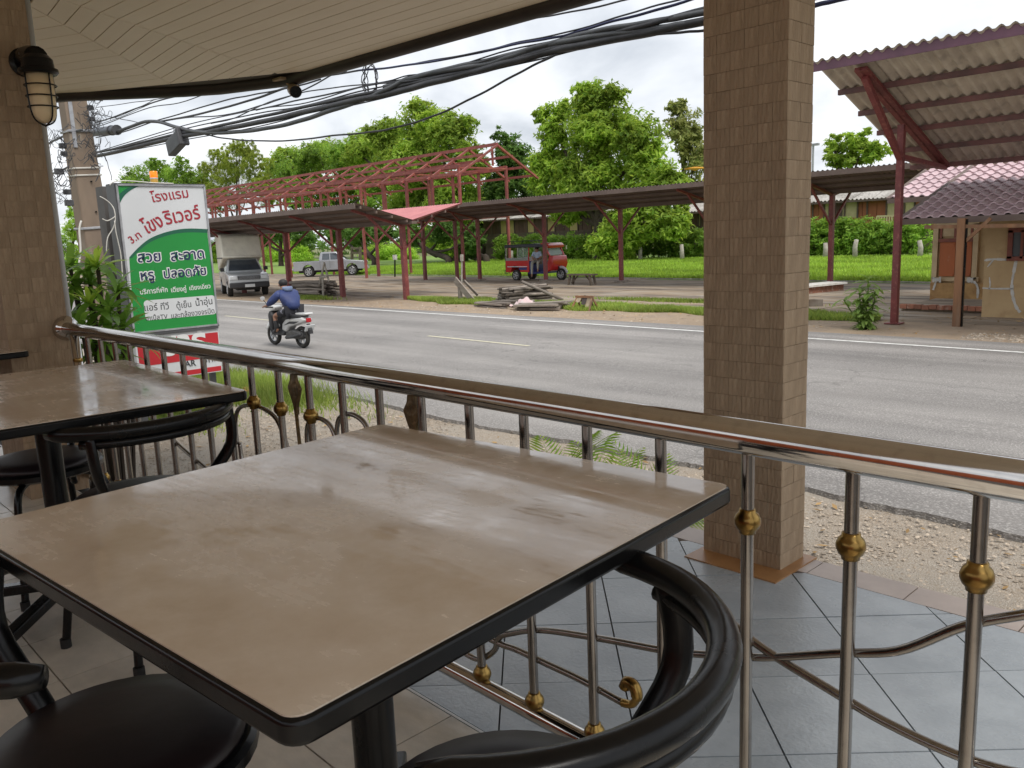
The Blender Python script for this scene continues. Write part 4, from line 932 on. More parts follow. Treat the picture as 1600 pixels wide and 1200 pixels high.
blades('lawn_grass', 130000, s_lawn, .17, 'bright green rough lawn grass beyond the paved yard', m_grassL, .035)
V0, V1, V2, V3, V4 = gz(640, 478), gz(1097, 507), gz(1097, 497), gz(1265, 518), gz(1350, 511)
def s_verge(n):
    x = rng.uniform(-25.2, -7.6, n*2); y = np.full(n*2, 0.); c = 18.55-(x+25.2)*.02; hw = .62+.22*np.sin(x*1.1)+.15*np.sin(x*3.1)
    t = rng.uniform(-1, 1, n*2); t = np.sign(t)*np.abs(t)**1.1; hw = hw*np.clip((x+25.4)*.45, .15, 1)*np.clip((-7.4-x)*.9, .25, 1); y = c+t*hw
    k = rng.uniform(0, 1, n*2) < (.75+.25*np.sin(x*2.3)); return np.stack([x, y, np.full(n*2, .012)], 1)[k][:n]
blades('verge_grass', 38000, s_verge, .13, 'rough green grass strip along the far edge of the road', m_grassV, .018)
def s_patch(cx, cy, rx, ry):
    def f(n): a = rng.normal(size=(n, 2))*.5; return np.stack([cx+a[:, 0]*rx, cy+a[:, 1]*ry, np.full(n, .01)], 1)
    return f
ga_ = gz(395, 603); blades('near_grass', 16000, s_patch(ga_.x, ga_.y-.25, 2.3, .65), .15, 'green grass patch by the near road edge right of the hotel sign', m_grassV, .008)
gb_ = gz(560, 665); 
blades('yard_grass', 3600, s_patch(gz(1060, 472).x, gz(1060, 472).y, 3.2, .35), .1, 'thin tufts growing in the cracks of the paved yard', m_grassV, .02)
blades('pile_grass', 2200, s_patch(gz(480, 467).x, gz(480, 467).y, 1.6, .35), .14, 'yellowish grass growing round the foot of the left timber pile', m_grassV, .02)
gh = gz(320, 650); blades('edge_grass', 5000, s_patch(gh.x-.6, gh.y-.3, 1.3, .4), .1, 'low weeds among the orange bricks below the hotel sign', m_grassV, .008)
# loose pebbles on the verge by the road edge and on the far shoulder
def pebbles(name, n, x0, x1, y0, y1, z, s, label, mat):
    me_v = []; me_f = []; P = np.stack([rng.uniform(x0, x1, n), rng.uniform(y0, y1, n), np.full(n, z)], 1); base = np.array([(1, 0, 0), (-1, 0, 0), (0, 1, 0), (0, -1, 0), (0, 0, .7), (0, 0, -.7)], float)
    fc = np.array([(0, 2, 4), (2, 1, 4), (1, 3, 4), (3, 0, 4)])
    sc_ = s*rng.uniform(.4, 1.6, (n, 1, 1))*rng.uniform(.6, 1.3, (n, 6, 3)); V = P[:, None, :]+base[None]*sc_
    F_ = (fc[None]+(np.arange(n)*6)[:, None, None]).reshape(-1, 3); o = npmesh(name, V.reshape(-1, 3), F_, mat); tag(o, label, 'gravel', kind='stuff')
m_peb = M('pebble', (.36, .30, .235), rough=.95, rnd=.45, island=True)
pebbles('gravel', 30000, -12, 1.5, 1.5, 6.0, .008, .0105, 'loose pale pebbles between terrace and road', m_peb)
pebbles('gravel', 1800, -5.2, -1.5, 15.8, 16.8, .008, .03, 'heap of loose broken gravel at the far road edge, lower right', m_peb)
pebbles('gravel', 900, -26, -8, 15.7, 17.4, .012, .02, 'scattered pale stones on the sandy far shoulder', m_peb)

# ---- dracaena bush in front of the sign
def strapleaf(L_, W_, bend, n=7, fold=.25):
    b = MB(); vs = []; fs = []
    for i in range(n+1):
        t = i/n; wv = W_*(math.sin(math.pi*min(1, t*.92+.06))**.7)*(1 if t < .99 else .05); a = bend*t
        x = L_*(math.sin(a)/bend if bend > .01 else t); z = L_*((1-math.cos(a))/bend if bend > .01 else 0)
        vs += [(x, -wv, -z+fold*wv), (x, 0, -z), (x, wv, -z+fold*wv)]
    for i in range(n):
        q = 3*i; fs += [(q, q+1, q+4, q+3), (q+1, q+2, q+5, q+4)]
    return b.add(vs, fs)
m_drac = leafmat('dracaena_leaf', (.09, .22, .03), (.22, .40, .06), .4, .3, .3); m_dracy = leafmat('dracaena_young_leaf', (.30, .48, .05), (.42, .60, .09), .45, .2, .3)
XB = -8.0
db = gx(165, 560, XB); bush = thing('dracaena_bush', (XB, db.y, 0), 'lush green dracaena with strap leaves between left pillar and hotel sign', 'plant')
LM = [strapleaf(.40, .038, b_).mesh('leaf', m_drac, True) for b_ in (.5, .9, 1.4)]; LMY = [strapleaf(.32, .032, b_).mesh('leaf', m_dracy, True) for b_ in (.15, .4, .7)]
ros = [(165, 405, 0, 1), (150, 465, .15, 1), (205, 440, -.1, 0), (122, 440, -.3, 0), (188, 478, .2, 0), (215, 500, .1, 0), (135, 505, .3, 0), (110, 480, -.2, 0), (180, 520, .25, 0), (160, 540, .1, 0), (130, 560, 0, 0), (195, 555, .0, 0), (228, 525, -.1, 0), (150, 430, -.25, 0), (110, 405, -.5, 0)]
for (px_, py_, dxx, young) in ros:
    c = gx(110+(px_-110)*.78, py_+14, XB+dxx)-bush.location; nl = 22 if young else 20
    b = MB(); b.tube([(c.x*.3, c.y*.5, 0), (c.x*.7, c.y*.8, c.z*.5), tuple(c)], .018, 6); b.build('stem', m_bark, bush)
    for k in range(nl):
        az = k*2.39996+random.random()*.4; el = (1.25-1.5*k/nl)+random.uniform(-.12, .12); sc_ = random.uniform(.7, 1.05)*(1 if k > 4 else .8)*.92
        me = random.choice(LMY if (young and k < 12) else LM); q = Euler((random.uniform(-.3, .3), -el, az), 'XYZ').to_matrix().to_euler()
        inst(me, 'leaf', bush, tuple(c+Vector((0, 0, random.uniform(-.04, .05)))), tuple(q), (sc_, sc_, sc_))
# ---- small palms between railing and road
m_palm = leafmat('palm_leaf', (.10, .21, .02), (.24, .33, .05), .35, .2, .4)
def frond(L_, bend, k=15):
    b = MB(); vs = []; P_ = []
    for i in range(k+1): t = i/k; a = bend*t; P_.append(Vector((L_*math.sin(a)/bend, 0, L_*(math.cos(a)-1)/bend*1.0)))
    b.tube(P_, [.004*(1-.8*i/k)+.0006 for i in range(k+1)], 4)
    for i in range(3, k+1):
        t = i/k; ll = L_*.34*math.sin(math.pi*(t*.8+.15)); p = P_[i]; tg = (P_[i]-P_[i-1]).normalized()
        for s in (-1, 1):
            d = (tg*.75+Vector((0, s*.8, -.12))).normalized(); e_ = p+d*ll+Vector((0, 0, -ll*.18)); m_ = p+d*ll*.5; n_ = d.cross(Vector((0, 0, 1))).normalized()*.0095
            b.add([p, m_-n_, e_, m_+n_], [(0, 1, 2, 3)])
    return b.mesh('frond', m_palm)
FR = [frond(.78, b_) for b_ in (.8, 1.2, 1.6)]
for i, (x, y, s, lab) in enumerate(((868, 795, 1.0, 'tufted young palm with arching fronds behind the table edge, left clump'), (950, 805, .95, 'small palm with bright upright spiky fronds right behind the foreground table'), (1020, 828, .95, 'low yellowish palm closest to the tall pillar'), (790, 745, .5, 'tiny palm seedling left of the other palms'))):
    p = gz(x, y, 0); root = thing('young_palm', p, lab, 'plant', 'young palms beside the terrace')
    for k in range(20):
        q = Euler((random.uniform(-.3, .3), -(1.4-1.15*k/20), k*2.4+i), 'XYZ'); sc_ = s*random.uniform(.6, 1.0); inst(FR[k % 3], 'frond', root, (0, 0, .03), tuple(q), (sc_, sc_, sc_))
# ---- tall weed by the red post
p = gz(1350, 515); root = thing('tall_weed', p, 'tall leafy green weed growing at the road edge left of the red post', 'plant')
m_weed = leafmat('weed_leaf', (.13, .23, .05), (.26, .38, .10), .4, .2)
WL = strapleaf(.26, .035, .8, 5).mesh('leaf', m_weed, True)
for (x, y, n_) in ((1357, 436, 40), (1342, 450, 34), (1368, 452, 34), (1350, 468, 28), (1318, 468, 22), (1362, 478, 26), (1345, 482, 24), (1356, 455, 26)):
    c = gy(x, y, p.y)-p; b = MB(); P_ = spline([(0, 0, 0), (c.x*.6, random.uniform(-.1, .1), c.z*.5), tuple(c)], 5); b.tube(P_, .012, 5); b.build('stem', m_weed, root)
    for k in range(n_):
        q = P_[min(len(P_)-1, int(len(P_)*(.08+.92*k/n_)))]; s_ = random.uniform(.8, 1.35); inst(WL, 'leaf', root, tuple(q), (0, -random.uniform(-.2, .9), k*2.4), (s_, s_, s_))
# ---- loose orange bricks edging the bed under the sign
m_ob = M('orange_brick', (.50, .20, .085), (.38, .15, .07), 6, .9, rnd=.2, bump=.4, bscale=30)
bme = MB().box((0, 0, .05), (.24, .12, .09)).mesh('brick', m_ob)
edge = thing('brick_edging', gz(330, 640), 'row of loose orange bricks edging the planting bed under the hotel sign', 'brick edging'); e0_ = edge.location.copy()
for i, (x, y) in enumerate(((150, 660), (175, 658), (205, 660), (232, 655), (258, 650), (285, 643), (312, 640), (338, 636), (358, 630), (376, 622), (392, 618), (318, 628))):
    p = gz(x, y); inst(bme, 'brick', edge, tuple(p-e0_), (0, 0, random.uniform(-.4, .9)), (1.2, 1.2, 1.2))

# dry leaves and bits of litter blown along the verges
def litter(name, n, x0, x1, y0, y1, z, s, label, mat):
    P = np.stack([rng.uniform(x0, x1, n), rng.uniform(y0, y1, n), np.full(n, z)], 1); a = rng.uniform(0, 6.28, n); u = np.stack([np.cos(a), np.sin(a), rng.uniform(-.3, .3, n)], 1); v = np.stack([-np.sin(a), np.cos(a), rng.uniform(-.3, .3, n)], 1)
    q = s*rng.uniform(.5, 1.4, (n, 1)); V = np.stack([P-u*q, P-v*q*.4, P+u*q, P+v*q*.4], 1).reshape(-1, 3); o = npmesh(name, V, np.arange(4*n).reshape(-1, 4), mat); tag(o, label, 'litter', kind='stuff')
m_dry = M('dry_leaf', (.30, .19, .08), rough=.9, rnd=.5, island=True)
litter('dry_leaves', 420, -11, 1, 2.9, 6.3, .022, .035, 'scattered dry brown leaves and bits on the gravel verge', m_dry)
litter('dry_leaves', 700, -34, -3, 15.8, 20, .03, .05, 'scattered dry brown leaves along the far shoulder and yard', m_dry)
# ================================================================== HOTEL SIGN
XS = -9.5
def sp(x, y, dx_=0.0): p = gx(x, y, XS); p.x += dx_; return p
TL, TR, BL, BR = sp(181, 289), sp(316, 290), sp(210, 519), sp(343, 508)
sy0, sy1 = (TL.y+BL.y)/2, (TR.y+BR.y)/2; sz1, sz0 = (TL.z+TR.z)/2, (BL.z+BR.z)/2
sign = thing('hotel_sign', (XS, (sy0+sy1)/2, 0), 'upright green and white Thai hotel sign box with orange beacon on top', 'sign')
def Z(): return MB(sign.location)
m_sw = M('sign_white', (.66, .68, .70), (.6, .62, .64), 1, .35); m_sg = M('sign_green', (.012, .27, .045), (.01, .24, .04), 1, .35); m_sdg = M('sign_dark_green', (.008, .11, .06), rough=.35)
m_sr = M('sign_red', (.50, .02, .03), rough=.35); m_tred = M('letter_red', (.36, .02, .035), rough=.4); m_navy = M('letter_navy', (.015, .02, .09), rough=.4); m_blk = M('letter_black', (.03, .035, .04), rough=.4)
m_box = M('sign_box_metal', (.10, .105, .11), (.07, .07, .075), 4, .5); m_alu = M('aluminium_trim', (.45, .46, .48), (.3, .3, .32), 9, .45, metal=.5); m_lw = M('letter_white', (.75, .76, .76), rough=.4)
b = Z(); b.box((XS-.14, (sy0+sy1)/2, (sz0+sz1)/2), (.26, sy1-sy0+.04, sz1-sz0+.04)); b.build('cabinet', m_box, sign)
b = Z(); b.prism([(XS-.008, sy0, sz0), (XS-.008, sy1, sz0), (XS-.008, sy1, sz1), (XS-.008, sy0, sz1)], (.008, 0, 0)); b.build('face_panel', m_sw, sign)
def face(name, pts, mat, d): b = Z(); b.prism([(XS+d, y, z) for y, z in pts], (.0015, 0, 0)); return b.build(name, mat, sign)
def yz(x, y): p = sp(x, y); return (min(max(p.y, sy0+.004), sy1-.004), min(max(p.z, sz0+.004), sz1-.004))
arc = [(202, 402), (215, 388), (232, 374), (252, 365), (275, 359), (297, 357), (324, 358)]
arc = [tuple(v.xy) for v in spline([(a, b_, 0) for a, b_ in arc], 5)]
face('green_field', [yz(x, y+(6 if x > 206 else 3)) for x, y in arc]+[(sy1-.004, sz0+.004), (sy0+.004, sz0+.004)], m_sg, .0005)
face('dark_green_band', [yz(x, y) for x, y in arc]+[yz(x, y+(6 if x > 206 else 3)) for x, y in reversed(arc)], m_sdg, .0012)
tri = [tuple(v.xy) for v in spline([(187, 318, 0), (194, 306, 0), (206, 296, 0), (222, 289, 0)], 5)]
face('corner_green', [yz(182, 289)]+[yz(x-8, y-.0) for x, y in reversed(tri)]+[yz(186, 320)], m_sg, .0005)
face('corner_band', [yz(x, y) for x, y in tri]+[yz(x-9, y-1) for x, y in reversed(tri)], m_sdg, .0012)
rr = []
for (cx_, cy_, a0) in ((232, 478, 180), (329, 462, 90), (332, 484, 0), (234, 500, 270)): pass
q = [yz(222, 473), yz(336, 458), yz(338, 487), yz(226, 505)]; yy0, yy1 = q[0][0]+.015, q[1][0]; zz0, zz1 = (q[2][1]+q[3][1])/2, (q[0][1]+q[1][1])/2
rr = [(yy0+(yy1-yy0)/2+x, zz0+(zz1-zz0)/2+y) for x, y, _ in rrect(yy1-yy0, zz1-zz0, .04, 0)]
face('white_box', rr, m_sw, .0020)
for (ya, za, yb, zb) in ((sy0, sz1, sy1, sz1), (sy0, sz0, sy1, sz0), (sy0, sz0, sy0, sz1), (sy1, sz0, sy1, sz1)):
    b = Z(); b.beam((XS+.004, ya, za), (XS+.004, yb, zb), .02, .02, (1, 0, 0)); b.build('edge_trim', m_alu, sign)
def text(s, p0, p1, mat, d, parent=sign, hscale=1.0, outline=None, bold=.0, name='lettering', X=XS):
    """lettering laid flat on the sign face from photo point p0 to p1 (baseline)"""
    a = gx(p0[0], p0[1], X); c = gx(p1[0], p1[1], X); W = math.hypot(c.y-a.y, c.z-a.z); an = math.atan2(c.z-a.z, c.y-a.y)
    cu = bpy.data.curves.new('t', 'FONT'); cu.body = s; cu.size = 1; cu.extrude = 0.0; cu.offset = bold; cu.resolution_u = 3
    o = bpy.data.objects.new('t', cu); COL.objects.link(o); bpy.context.view_layer.update()
    dg = bpy.context.evaluated_depsgraph_get(); me = bpy.data.meshes.new_from_object(o.evaluated_get(dg))
    bpy.data.objects.remove(o); xs_ = [v.co.x for v in me.vertices]
    if not xs_: return
    x0, x1 = min(xs_), max(xs_); k = W/(x1-x0); kh = k*hscale
    ca, sa = math.cos(an), math.sin(an); loc = parent.location
    for v in me.vertices:
        u = (v.co.x-x0)*k; h = v.co.y*kh; v.co = Vector((X+d, a.y+u*ca-h*sa, a.z+u*sa+h*ca))-loc
    me.name = name; me.materials.clear(); me.materials.append(mat); o = bpy.data.objects.new(name, me); COL.objects.link(o); add_child(o, parent); o['label'] = 'lettering '+s if all(ord(ch) < 128 for ch in s) else 'Thai lettering'
    return o
text('โรงแรม', (237, 316), (295, 308), m_tred, .004, bold=.01)
text('โขง', (229, 366), (257, 352), m_tred, .004, bold=.014, hscale=1.25); text('ริเวอร์', (258, 351), (314, 341), m_tred, .004, bold=.014, hscale=1.15)
text('3.ท', (206, 381), (222, 370), m_tred, .004, bold=.012)
for (s, a, c) in (('สวย', (214, 410), (253, 408)), ('สะอาด', (266, 408), (321, 403)), ('หรู', (219, 438), (243, 436)), ('ปลอดภัย', (255, 435), (324, 429))):
    text(s, a, c, m_lw, .003, bold=.075); text(s, (a[0]+1.6, a[1]), (c[0]-1.6, c[1]), m_navy, .005, bold=.016)
for (s, a, c) in (('บริการที่พัก', (219, 460), (262, 456)), ('เตียงคู่', (267.5, 456.5), (291, 454.5)), ('เตียงเดี่ยว', (296, 453.5), (329, 450))): text(s, a, c, m_lw, .004, bold=.015, hscale=1.1)
for (s, a, c) in (('แอร์ ทีวี', (226, 486), (264, 483)), ('ตู้เย็น', (276, 482), (299, 479.5)), ('น้ำอุ่น', (306, 478), (332, 475)), ('เคเบิ้ลTV', (228, 501), (262, 498)), ('และกล้องวงจรปิด', (268, 497.5), (335, 489))): text(s, a, c, m_blk, .0045, bold=.006, hscale=1.1)
# lower red board
lz1 = sz0-.05; LBp = gx(340, 581, XS); lz0 = LBp.z
b = Z(); b.box((XS-.05, (sy0+sy1)/2, (lz0+lz1)/2), (.08, sy1-sy0, lz1-lz0)); b.build('lower_board', m_sw, sign)
hgt = lz1-lz0
face2 = lambda n, y0, y1, z0, z1, m_: (lambda b: b.build(n, m_, sign))(Z().box((XS-.0085, (y0+y1)/2, (z0+z1)/2), (.003, y1-y0, z1-z0)))
face2('red_band', sy0+.02, sy1-.01, lz1-.09-hgt*.47, lz1-.04, m_sr); face2('red_band', sy0+.02, sy1-.01, lz0+.01, lz0+hgt*.13, m_sr)
text('BAR', (283, 575), (307, 571), m_blk, -.004, bold=.01); text('3ก.', (319, 568), (337, 564), m_blk, -.004, bold=.01); text('บาร์', (252, 556), (325, 548), m_lw, -.004, bold=.03)
b = Z(); b.beam((XS-.03, sy0, sz0-.03), (XS-.03, sy1, sz0-.03), .08, .03); b.build('cross_bar', m_box, sign)
for y in (sy0+.06, sy1-.06): b = Z(); b.beam((XS-.16, y, 0), (XS-.16, y, sz0), .06, .06); b.build('leg_post', m_box, sign)
b = Z(); b.beam((XS-.62, sy0+.10, 0), (XS-.62, sy0+.10, sz1+.02), .22, .16); b.build('rear_post', M('old_grey_metal', (.14, .13, .125), (.09, .085, .08), 3, .7), sign)
b = Z(); b.beam((XS-.38, sy0+.12, sz1+.01), (XS-.38, sy1-.3, sz1+.03), .3, .04); b.build('top_cover', m_alu, sign)
bc = sp(247, 287); bo = MB(sign.location).lathe((XS-.1, bc.y, sz1+.02), [(.04, 0), (.042, .05), (.040, .055)], 16).build('beacon_base', M('amber_base', (.55, .33, .06), rough=.3), sign, auto=True)
MB(sign.location).lathe((XS-.1, bc.y, sz1+.076), [(.044, 0), (.044, .012)], 16).build('beacon_ring', m_sw, sign, auto=True)
MB(sign.location).lathe((XS-.1, bc.y, sz1+.089), [(.041, 0), (.042, .06), (.036, .07), (.001, .072)], 16).build('beacon_lens', M('amber_lens', (.85, .22, .01), rough=.2, emit=(1, .25, .02, .25)), sign, auto=True)
m_wc = M('white_cable', (.65, .63, .58), rough=.6)
for pts in ([(156, 307), (165, 312), (174, 320), (178, 330), (179, 345), (176, 358), (168, 372), (166, 395)], [(178, 345), (180, 362), (184, 380), (188, 400), (191, 440)], [(171, 290), (178, 284), (200, 283), (240, 286), (270, 287)], [(160, 342), (168, 345), (177, 340), (179, 337)]):
    MB(sign.location).tube(spline([gx(x, y, XS-.0)+Vector((.02, 0, 0)) if x > 176 else gx(x, y, XS)+Vector((.0, 0, 0)) for x, y in pts], 4), .006, 5).build('loose_cable', m_wc, sign, smooth=True)

# ================================================================== UTILITY POLE AND CABLES
XPL = -13.0
pa, pb = gx(148, 375, XPL), gx(112, 150, XPL)
pole = thing('utility_pole', (XPL, pa.y, 0), 'weathered square concrete utility pole hung with tangled cables, left', 'utility pole')
m_pole = M('pole_concrete', (.27, .205, .15), (.17, .13, .10), 1.6, .9, bump=.4, bscale=18, c3=(.36, .31, .25), s3=5, a3=.6, stretch=(1, 1, .3))
def Pb(): return MB(pole.location)
yp = lambda z: pa.y+(pb.y-pa.y)*(z-pa.z)/(pb.z-pa.z)
b = Pb(); r0, r1 = .195, .125
vs = []
for z, r_ in ((0, r0+.03), (5.6, r1)):
    for sx_, sy_ in ((-1, -1), (1, -1), (1, 1), (-1, 1)): vs.append((XPL+sx_*r_, yp(z)+sy_*r_, z))
b.add(vs, [(3, 2, 1, 0), (4, 5, 6, 7), (0, 1, 5, 4), (1, 2, 6, 5), (2, 3, 7, 6), (3, 0, 4, 7)]); b.build('shaft', m_pole, pole, bevel=.02)
for py_, mt in ((264, m_wc), (275, m_wc), (207, m_alu), (357, m_alu)):
    z = gx(130, py_, XPL).z; r_ = r0+.03-(r0+.03-r1)*z/5.6+.008; y = yp(z); b = Pb()
    b.tube([(XPL-r_, y-r_, z), (XPL+r_, y-r_, z-.01), (XPL+r_, y+r_, z+.01), (XPL-r_, y+r_, z)], .012 if mt is m_wc else .02, 6, closed=True); b.build('band', mt, pole)
for py_ in (285, 332): z = gx(130, py_, XPL).z; b = Pb(); b.cyl((XPL+.1, yp(z)+.02, z), (XPL+.2, yp(z)+.02, z), .012, 8); b.build('bolt', m_black, pole)
b = Pb(); z = gx(120, 170, XPL).z; b.beam((XPL+.16, yp(z)-.09, z-.55), (XPL+.14, yp(z)-.09, z+.5), .04, .05); b.build('angle_bracket', m_alu, pole)
b = Pb(); b.tube(spline([gx(x, y, XPL+.25) for x, y in ((123, 415), (126, 390), (124, 360), (127, 345))], 4), .014, 6); b.build('pvc_conduit', m_wc, pole, smooth=True)
m_cab = M('black_cable', (.035, .036, .04), (.07, .07, .075), 5, .55); m_cabg = M('grey_cable', (.12, .125, .13), (.07, .075, .08), 4, .55)
m_blue = M('bluish_cable', (.035, .04, .10), rough=.5)
YC = 4.5
def cable(label, pts, r, mat=None, Y=YC, twist=None):
    P_ = spline([gy(x, y, Y) for x, y in pts], 6); o_ = P_[0].copy(); b = MB(o_)
    for i, p in enumerate(P_): P_[i] = p+Vector((0, .008*math.sin(i*.5), .0016*math.sin(i*1.1)))
    b.tube(P_, r, 7); o = b.build('overhead_cable', mat or m_cab, smooth=True); o.location = o_
    return tag(o, label, 'cable', 'overhead cables strung from the utility pole')
cable('thickest black cable bundle sagging from the pole up to the tall pillar, lower strand', [(140, 246), (200, 233), (270, 216), (340, 203), (400, 192), (470, 176), (560, 156), (620, 143), (680, 128), (740, 112), (800, 97), (860, 80), (900, 73), (1000, 53), (1100, 33), (1200, 10), (1300, -14)], .027)
cable('second black cable of the main bundle riding just above the thickest one', [(140, 240), (200, 228), (270, 211), (340, 197), (400, 184), (470, 168), (560, 149), (640, 131), (700, 118), (760, 104), (820, 88), (900, 66), (1000, 42), (1100, 14), (1200, -12)], .017)
cable('fat grey conduit that dips below the bundle and crosses it in mid span', [(183, 206), (220, 192), (245, 190), (280, 200), (320, 207), (370, 206), (420, 200), (470, 188), (520, 172), (570, 154), (610, 138), (640, 122), (700, 110), (760, 100), (800, 88), (850, 72), (900, 62), (1000, 48), (1050, 41), (1100, 34), (1200, 16)], .022, m_cabg)
cable('grey conduit running beside the black bundle near the tall pillar', [(600, 136), (660, 118), (720, 103), (780, 90), (840, 74), (900, 56), (960, 44), (1030, 32), (1100, 20), (1200, -3)], .020, m_cabg)
cable('thin black cable with the deepest sag hanging in front of the trees', [(320, 210), (350, 216), (400, 220), (460, 219), (520, 212), (580, 206), (620, 199), (680, 180), (740, 153), (800, 119), (850, 95), (890, 76), (940, 66), (1000, 56), (1060, 51), (1100, 47), (1200, 30)], .0085)
cable('thin black cable just under the gutter, upper left', [(150, 192), (190, 178), (250, 157), (300, 146), (380, 138), (440, 131), (500, 120), (560, 110)], .009)
cable('twisted pair of thin wires rising beyond the coil of cable', [(560, 110), (620, 104), (700, 92), (800, 70), (860, 60), (900, 50), (960, 33), (1030, 14), (1100, -6)], .009, m_blue)
cable('thin wire crossing the sky just above the coil', [(590, 108), (660, 97), (740, 83), (800, 68), (880, 52), (960, 28), (1030, 8), (1100, -12)], .006)
cable('thin wire nearest to the gutter edge at top centre', [(780, 40), (830, 30), (880, 21), (960, 4), (1000, -6)], .006, Y=4.3)
cable('thin wire from the pole over the splice sleeve to the camera', [(150, 215), (200, 204), (240, 190), (300, 172), (360, 155), (400, 147), (450, 138), (500, 124)], .008)
cable('straight thin wire from the camera corner to the lower left', [(235, 191), (290, 184), (350, 180), (400, 167), (430, 158), (480, 138), (520, 117)], .007)
cable('slack thin wire between the coil and the left part of the bundle', [(330, 193), (370, 183), (420, 160), (470, 145), (540, 135), (600, 128), (640, 118), (700, 112)], .006)
cable('fine wire fanning from the pole top, uppermost', [(150, 168), (200, 161), (240, 156), (290, 146), (330, 140)], .005)
cable('fine wire fanning from the pole top, second', [(150, 190), (190, 180), (230, 162), (245, 155), (330, 143)], .0045)
cable('fine wire fanning from the pole top, third', [(150, 196), (200, 178), (245, 158)], .004)
cable('drooping wire that crosses the fan of thin wires', [(140, 176), (170, 182), (200, 188), (222, 192), (245, 190)], .005)
cable('short thick cable passing behind the lamp to the left of the pole', [(60, 232), (80, 222), (95, 215), (110, 207), (128, 203)], .016, m_cabg, Y=4.0)
cable('black cable leaving the pole to the lower left', [(60, 280), (85, 270), (105, 262), (125, 248)], .014, Y=4.0)
cable('loose wire dropping from the bundle in front of the sign', [(160, 240), (168, 255), (172, 268), (174, 282)], .005)
for i, (dy_, r_, lab) in enumerate(((-7, .007, 'thin wire strung just above the main bundle'), (-12, .006, 'second thin wire above the main bundle'), (5, .010, 'wire clinging under the main bundle'), (9, .006, 'thin wire sagging below the main bundle'))):
    cable(lab, [(145, 243+dy_*.3), (270, 213+dy_), (400, 187+dy_*1.3), (480, 170+dy_*.8), (560, 152+dy_*1.2), (680, 123+dy_*.9), (800, 92+dy_*1.2), (900, 69+dy_), (1000, 47+dy_*.8), (1100, 23+dy_), (1200, -2+dy_)], r_)
cable('wire running from the pole head to the gutter, steep', [(130, 205), (180, 188), (235, 168), (290, 158), (370, 128), (420, 118)], .006)
cable('thick twisted wire through the camera, crossing to upper right', [(250, 190), (320, 176), (380, 160), (430, 143), (500, 120), (540, 112)], .012)
cable('rope like wire hanging between coil and bundle', [(400, 172), (450, 160), (520, 146), (580, 132), (660, 124), (760, 98), (860, 76)], .008)
# right of the tall pillar
cable('bluish cable end at the very top right of the tall pillar', [(1180, 30), (1272, 9), (1310, 0), (1400, -20)], .013, m_blue)
# coil, splice sleeve, junction box
c = gy(577, 125, YC); coil = thing('cable_coil', c, 'coiled loops of spare black cable hung on the overhead wires', 'cable coil')
for i in range(5):
    r_ = .115+random.uniform(-.015, .02); MB().tube([(r_*math.cos(R(t))*.8+random.uniform(-.004, .004)+i*.008, random.uniform(-.02, .02), r_*math.sin(R(t))*1.1) for t in range(0, 360, 20)], .0045, 5, closed=True).build('loop', m_cab, coil, smooth=True)
a = gy(140, 207, YC); c = gy(183, 203, YC); sv = thing('splice_sleeve', a, 'grey cylindrical splice sleeve on the cable beside the pole', 'splice box')
MB(a).cyl(a, c, .062, 14).build('sleeve', M('sleeve_grey', (.13, .15, .18), (.09, .1, .12), 5, .5), sv, auto=True)
for t in (.03, .8, .97): p = a.lerp(c, t); MB(a).cyl(p, p+(c-a).normalized()*.04, .072, 14).build('clamp', m_cab, sv, auto=True)
c = gy(275, 224, YC); jb = thing('junction_box', c, 'hanging grey fibre junction box under the cable bundle', 'junction box')
rt = Euler((0, R(-16), 0)).to_matrix()
MB(c).box(c, (.40, .10, .19), rt).build('case', m_cabg, jb, bevel=.012); MB(c).box(c+rt @ Vector((.225, -.0, 0)), (.05, .13, .22), rt).build('end_cap', m_cab, jb, bevel=.01)
MB(c).box(c+Vector((0, 0, .12)), (.05, .02, .1)).build('hanger', m_alu, jb)
# tangle of thin wires at the pole
tg = thing('wire_tangle', gx(140, 200, XPL), 'messy tangle of fine wires and clips around the pole', 'wires')
for i in range(120):
    cxp, cyp = random.choice([(145, 160), (142, 185), (150, 225), (95, 240), (90, 215), (140, 205), (100, 262), (88, 290), (135, 165), (150, 245)]); cxp += random.uniform(-14, 14); cyp += random.uniform(-16, 16)
    pts = [(cxp, cyp)]
    for k in range(4): pts.append((pts[-1][0]+random.uniform(-10, 10), pts[-1][1]+random.uniform(-11, 14)))
    P_ = spline([gx(x, y, XPL+.35) for x, y in pts], 4); MB(tg.location).tube(P_, random.choice((.0028, .0035, .005)), 4).build('wire', m_cab, tg)
for x, y, s in ((105, 300, .07), (108, 317, .08), (140, 152, .05), (141, 168, .06), (143, 186, .06), (98, 228, .07), (100, 240, .06), (92, 268, .08)):
    p = gx(x, y, XPL+.3); MB(tg.location).box(p, (s, s*1.3, s)).build('clip_box', m_cab, tg, bevel=.008)
# far lamp mast
c = gy(1270, 262, 70); mast = thing('lamp_mast', (c.x, 70, 0), 'thin distant lamp mast right beside the tall pillar', 'lamp mast'); t_ = gy(1272, 226, 70)
MB(mast.location).cyl((c.x, 70, 0), (c.x, 70, t_.z), .09, 8).build('mast', m_alu, mast); MB(mast.location).box((c.x, 70, t_.z), (1.0, .3, .18)).build('lamp_head', m_alu, mast)
c = gy(1086, 265, 60); o = MB().lathe((0, 0, 0), [(.02, -.1), (.35, 0), (.9, .05), (.9, .12), (.3, .2), (.01, .22)], 14).build('orange_canopy', M('orange_canopy', (.8, .38, .04), rough=.5), auto=True); o.location = c; tag(o, 'small orange umbrella top peeking beside the left edge of the tall pillar', 'umbrella')

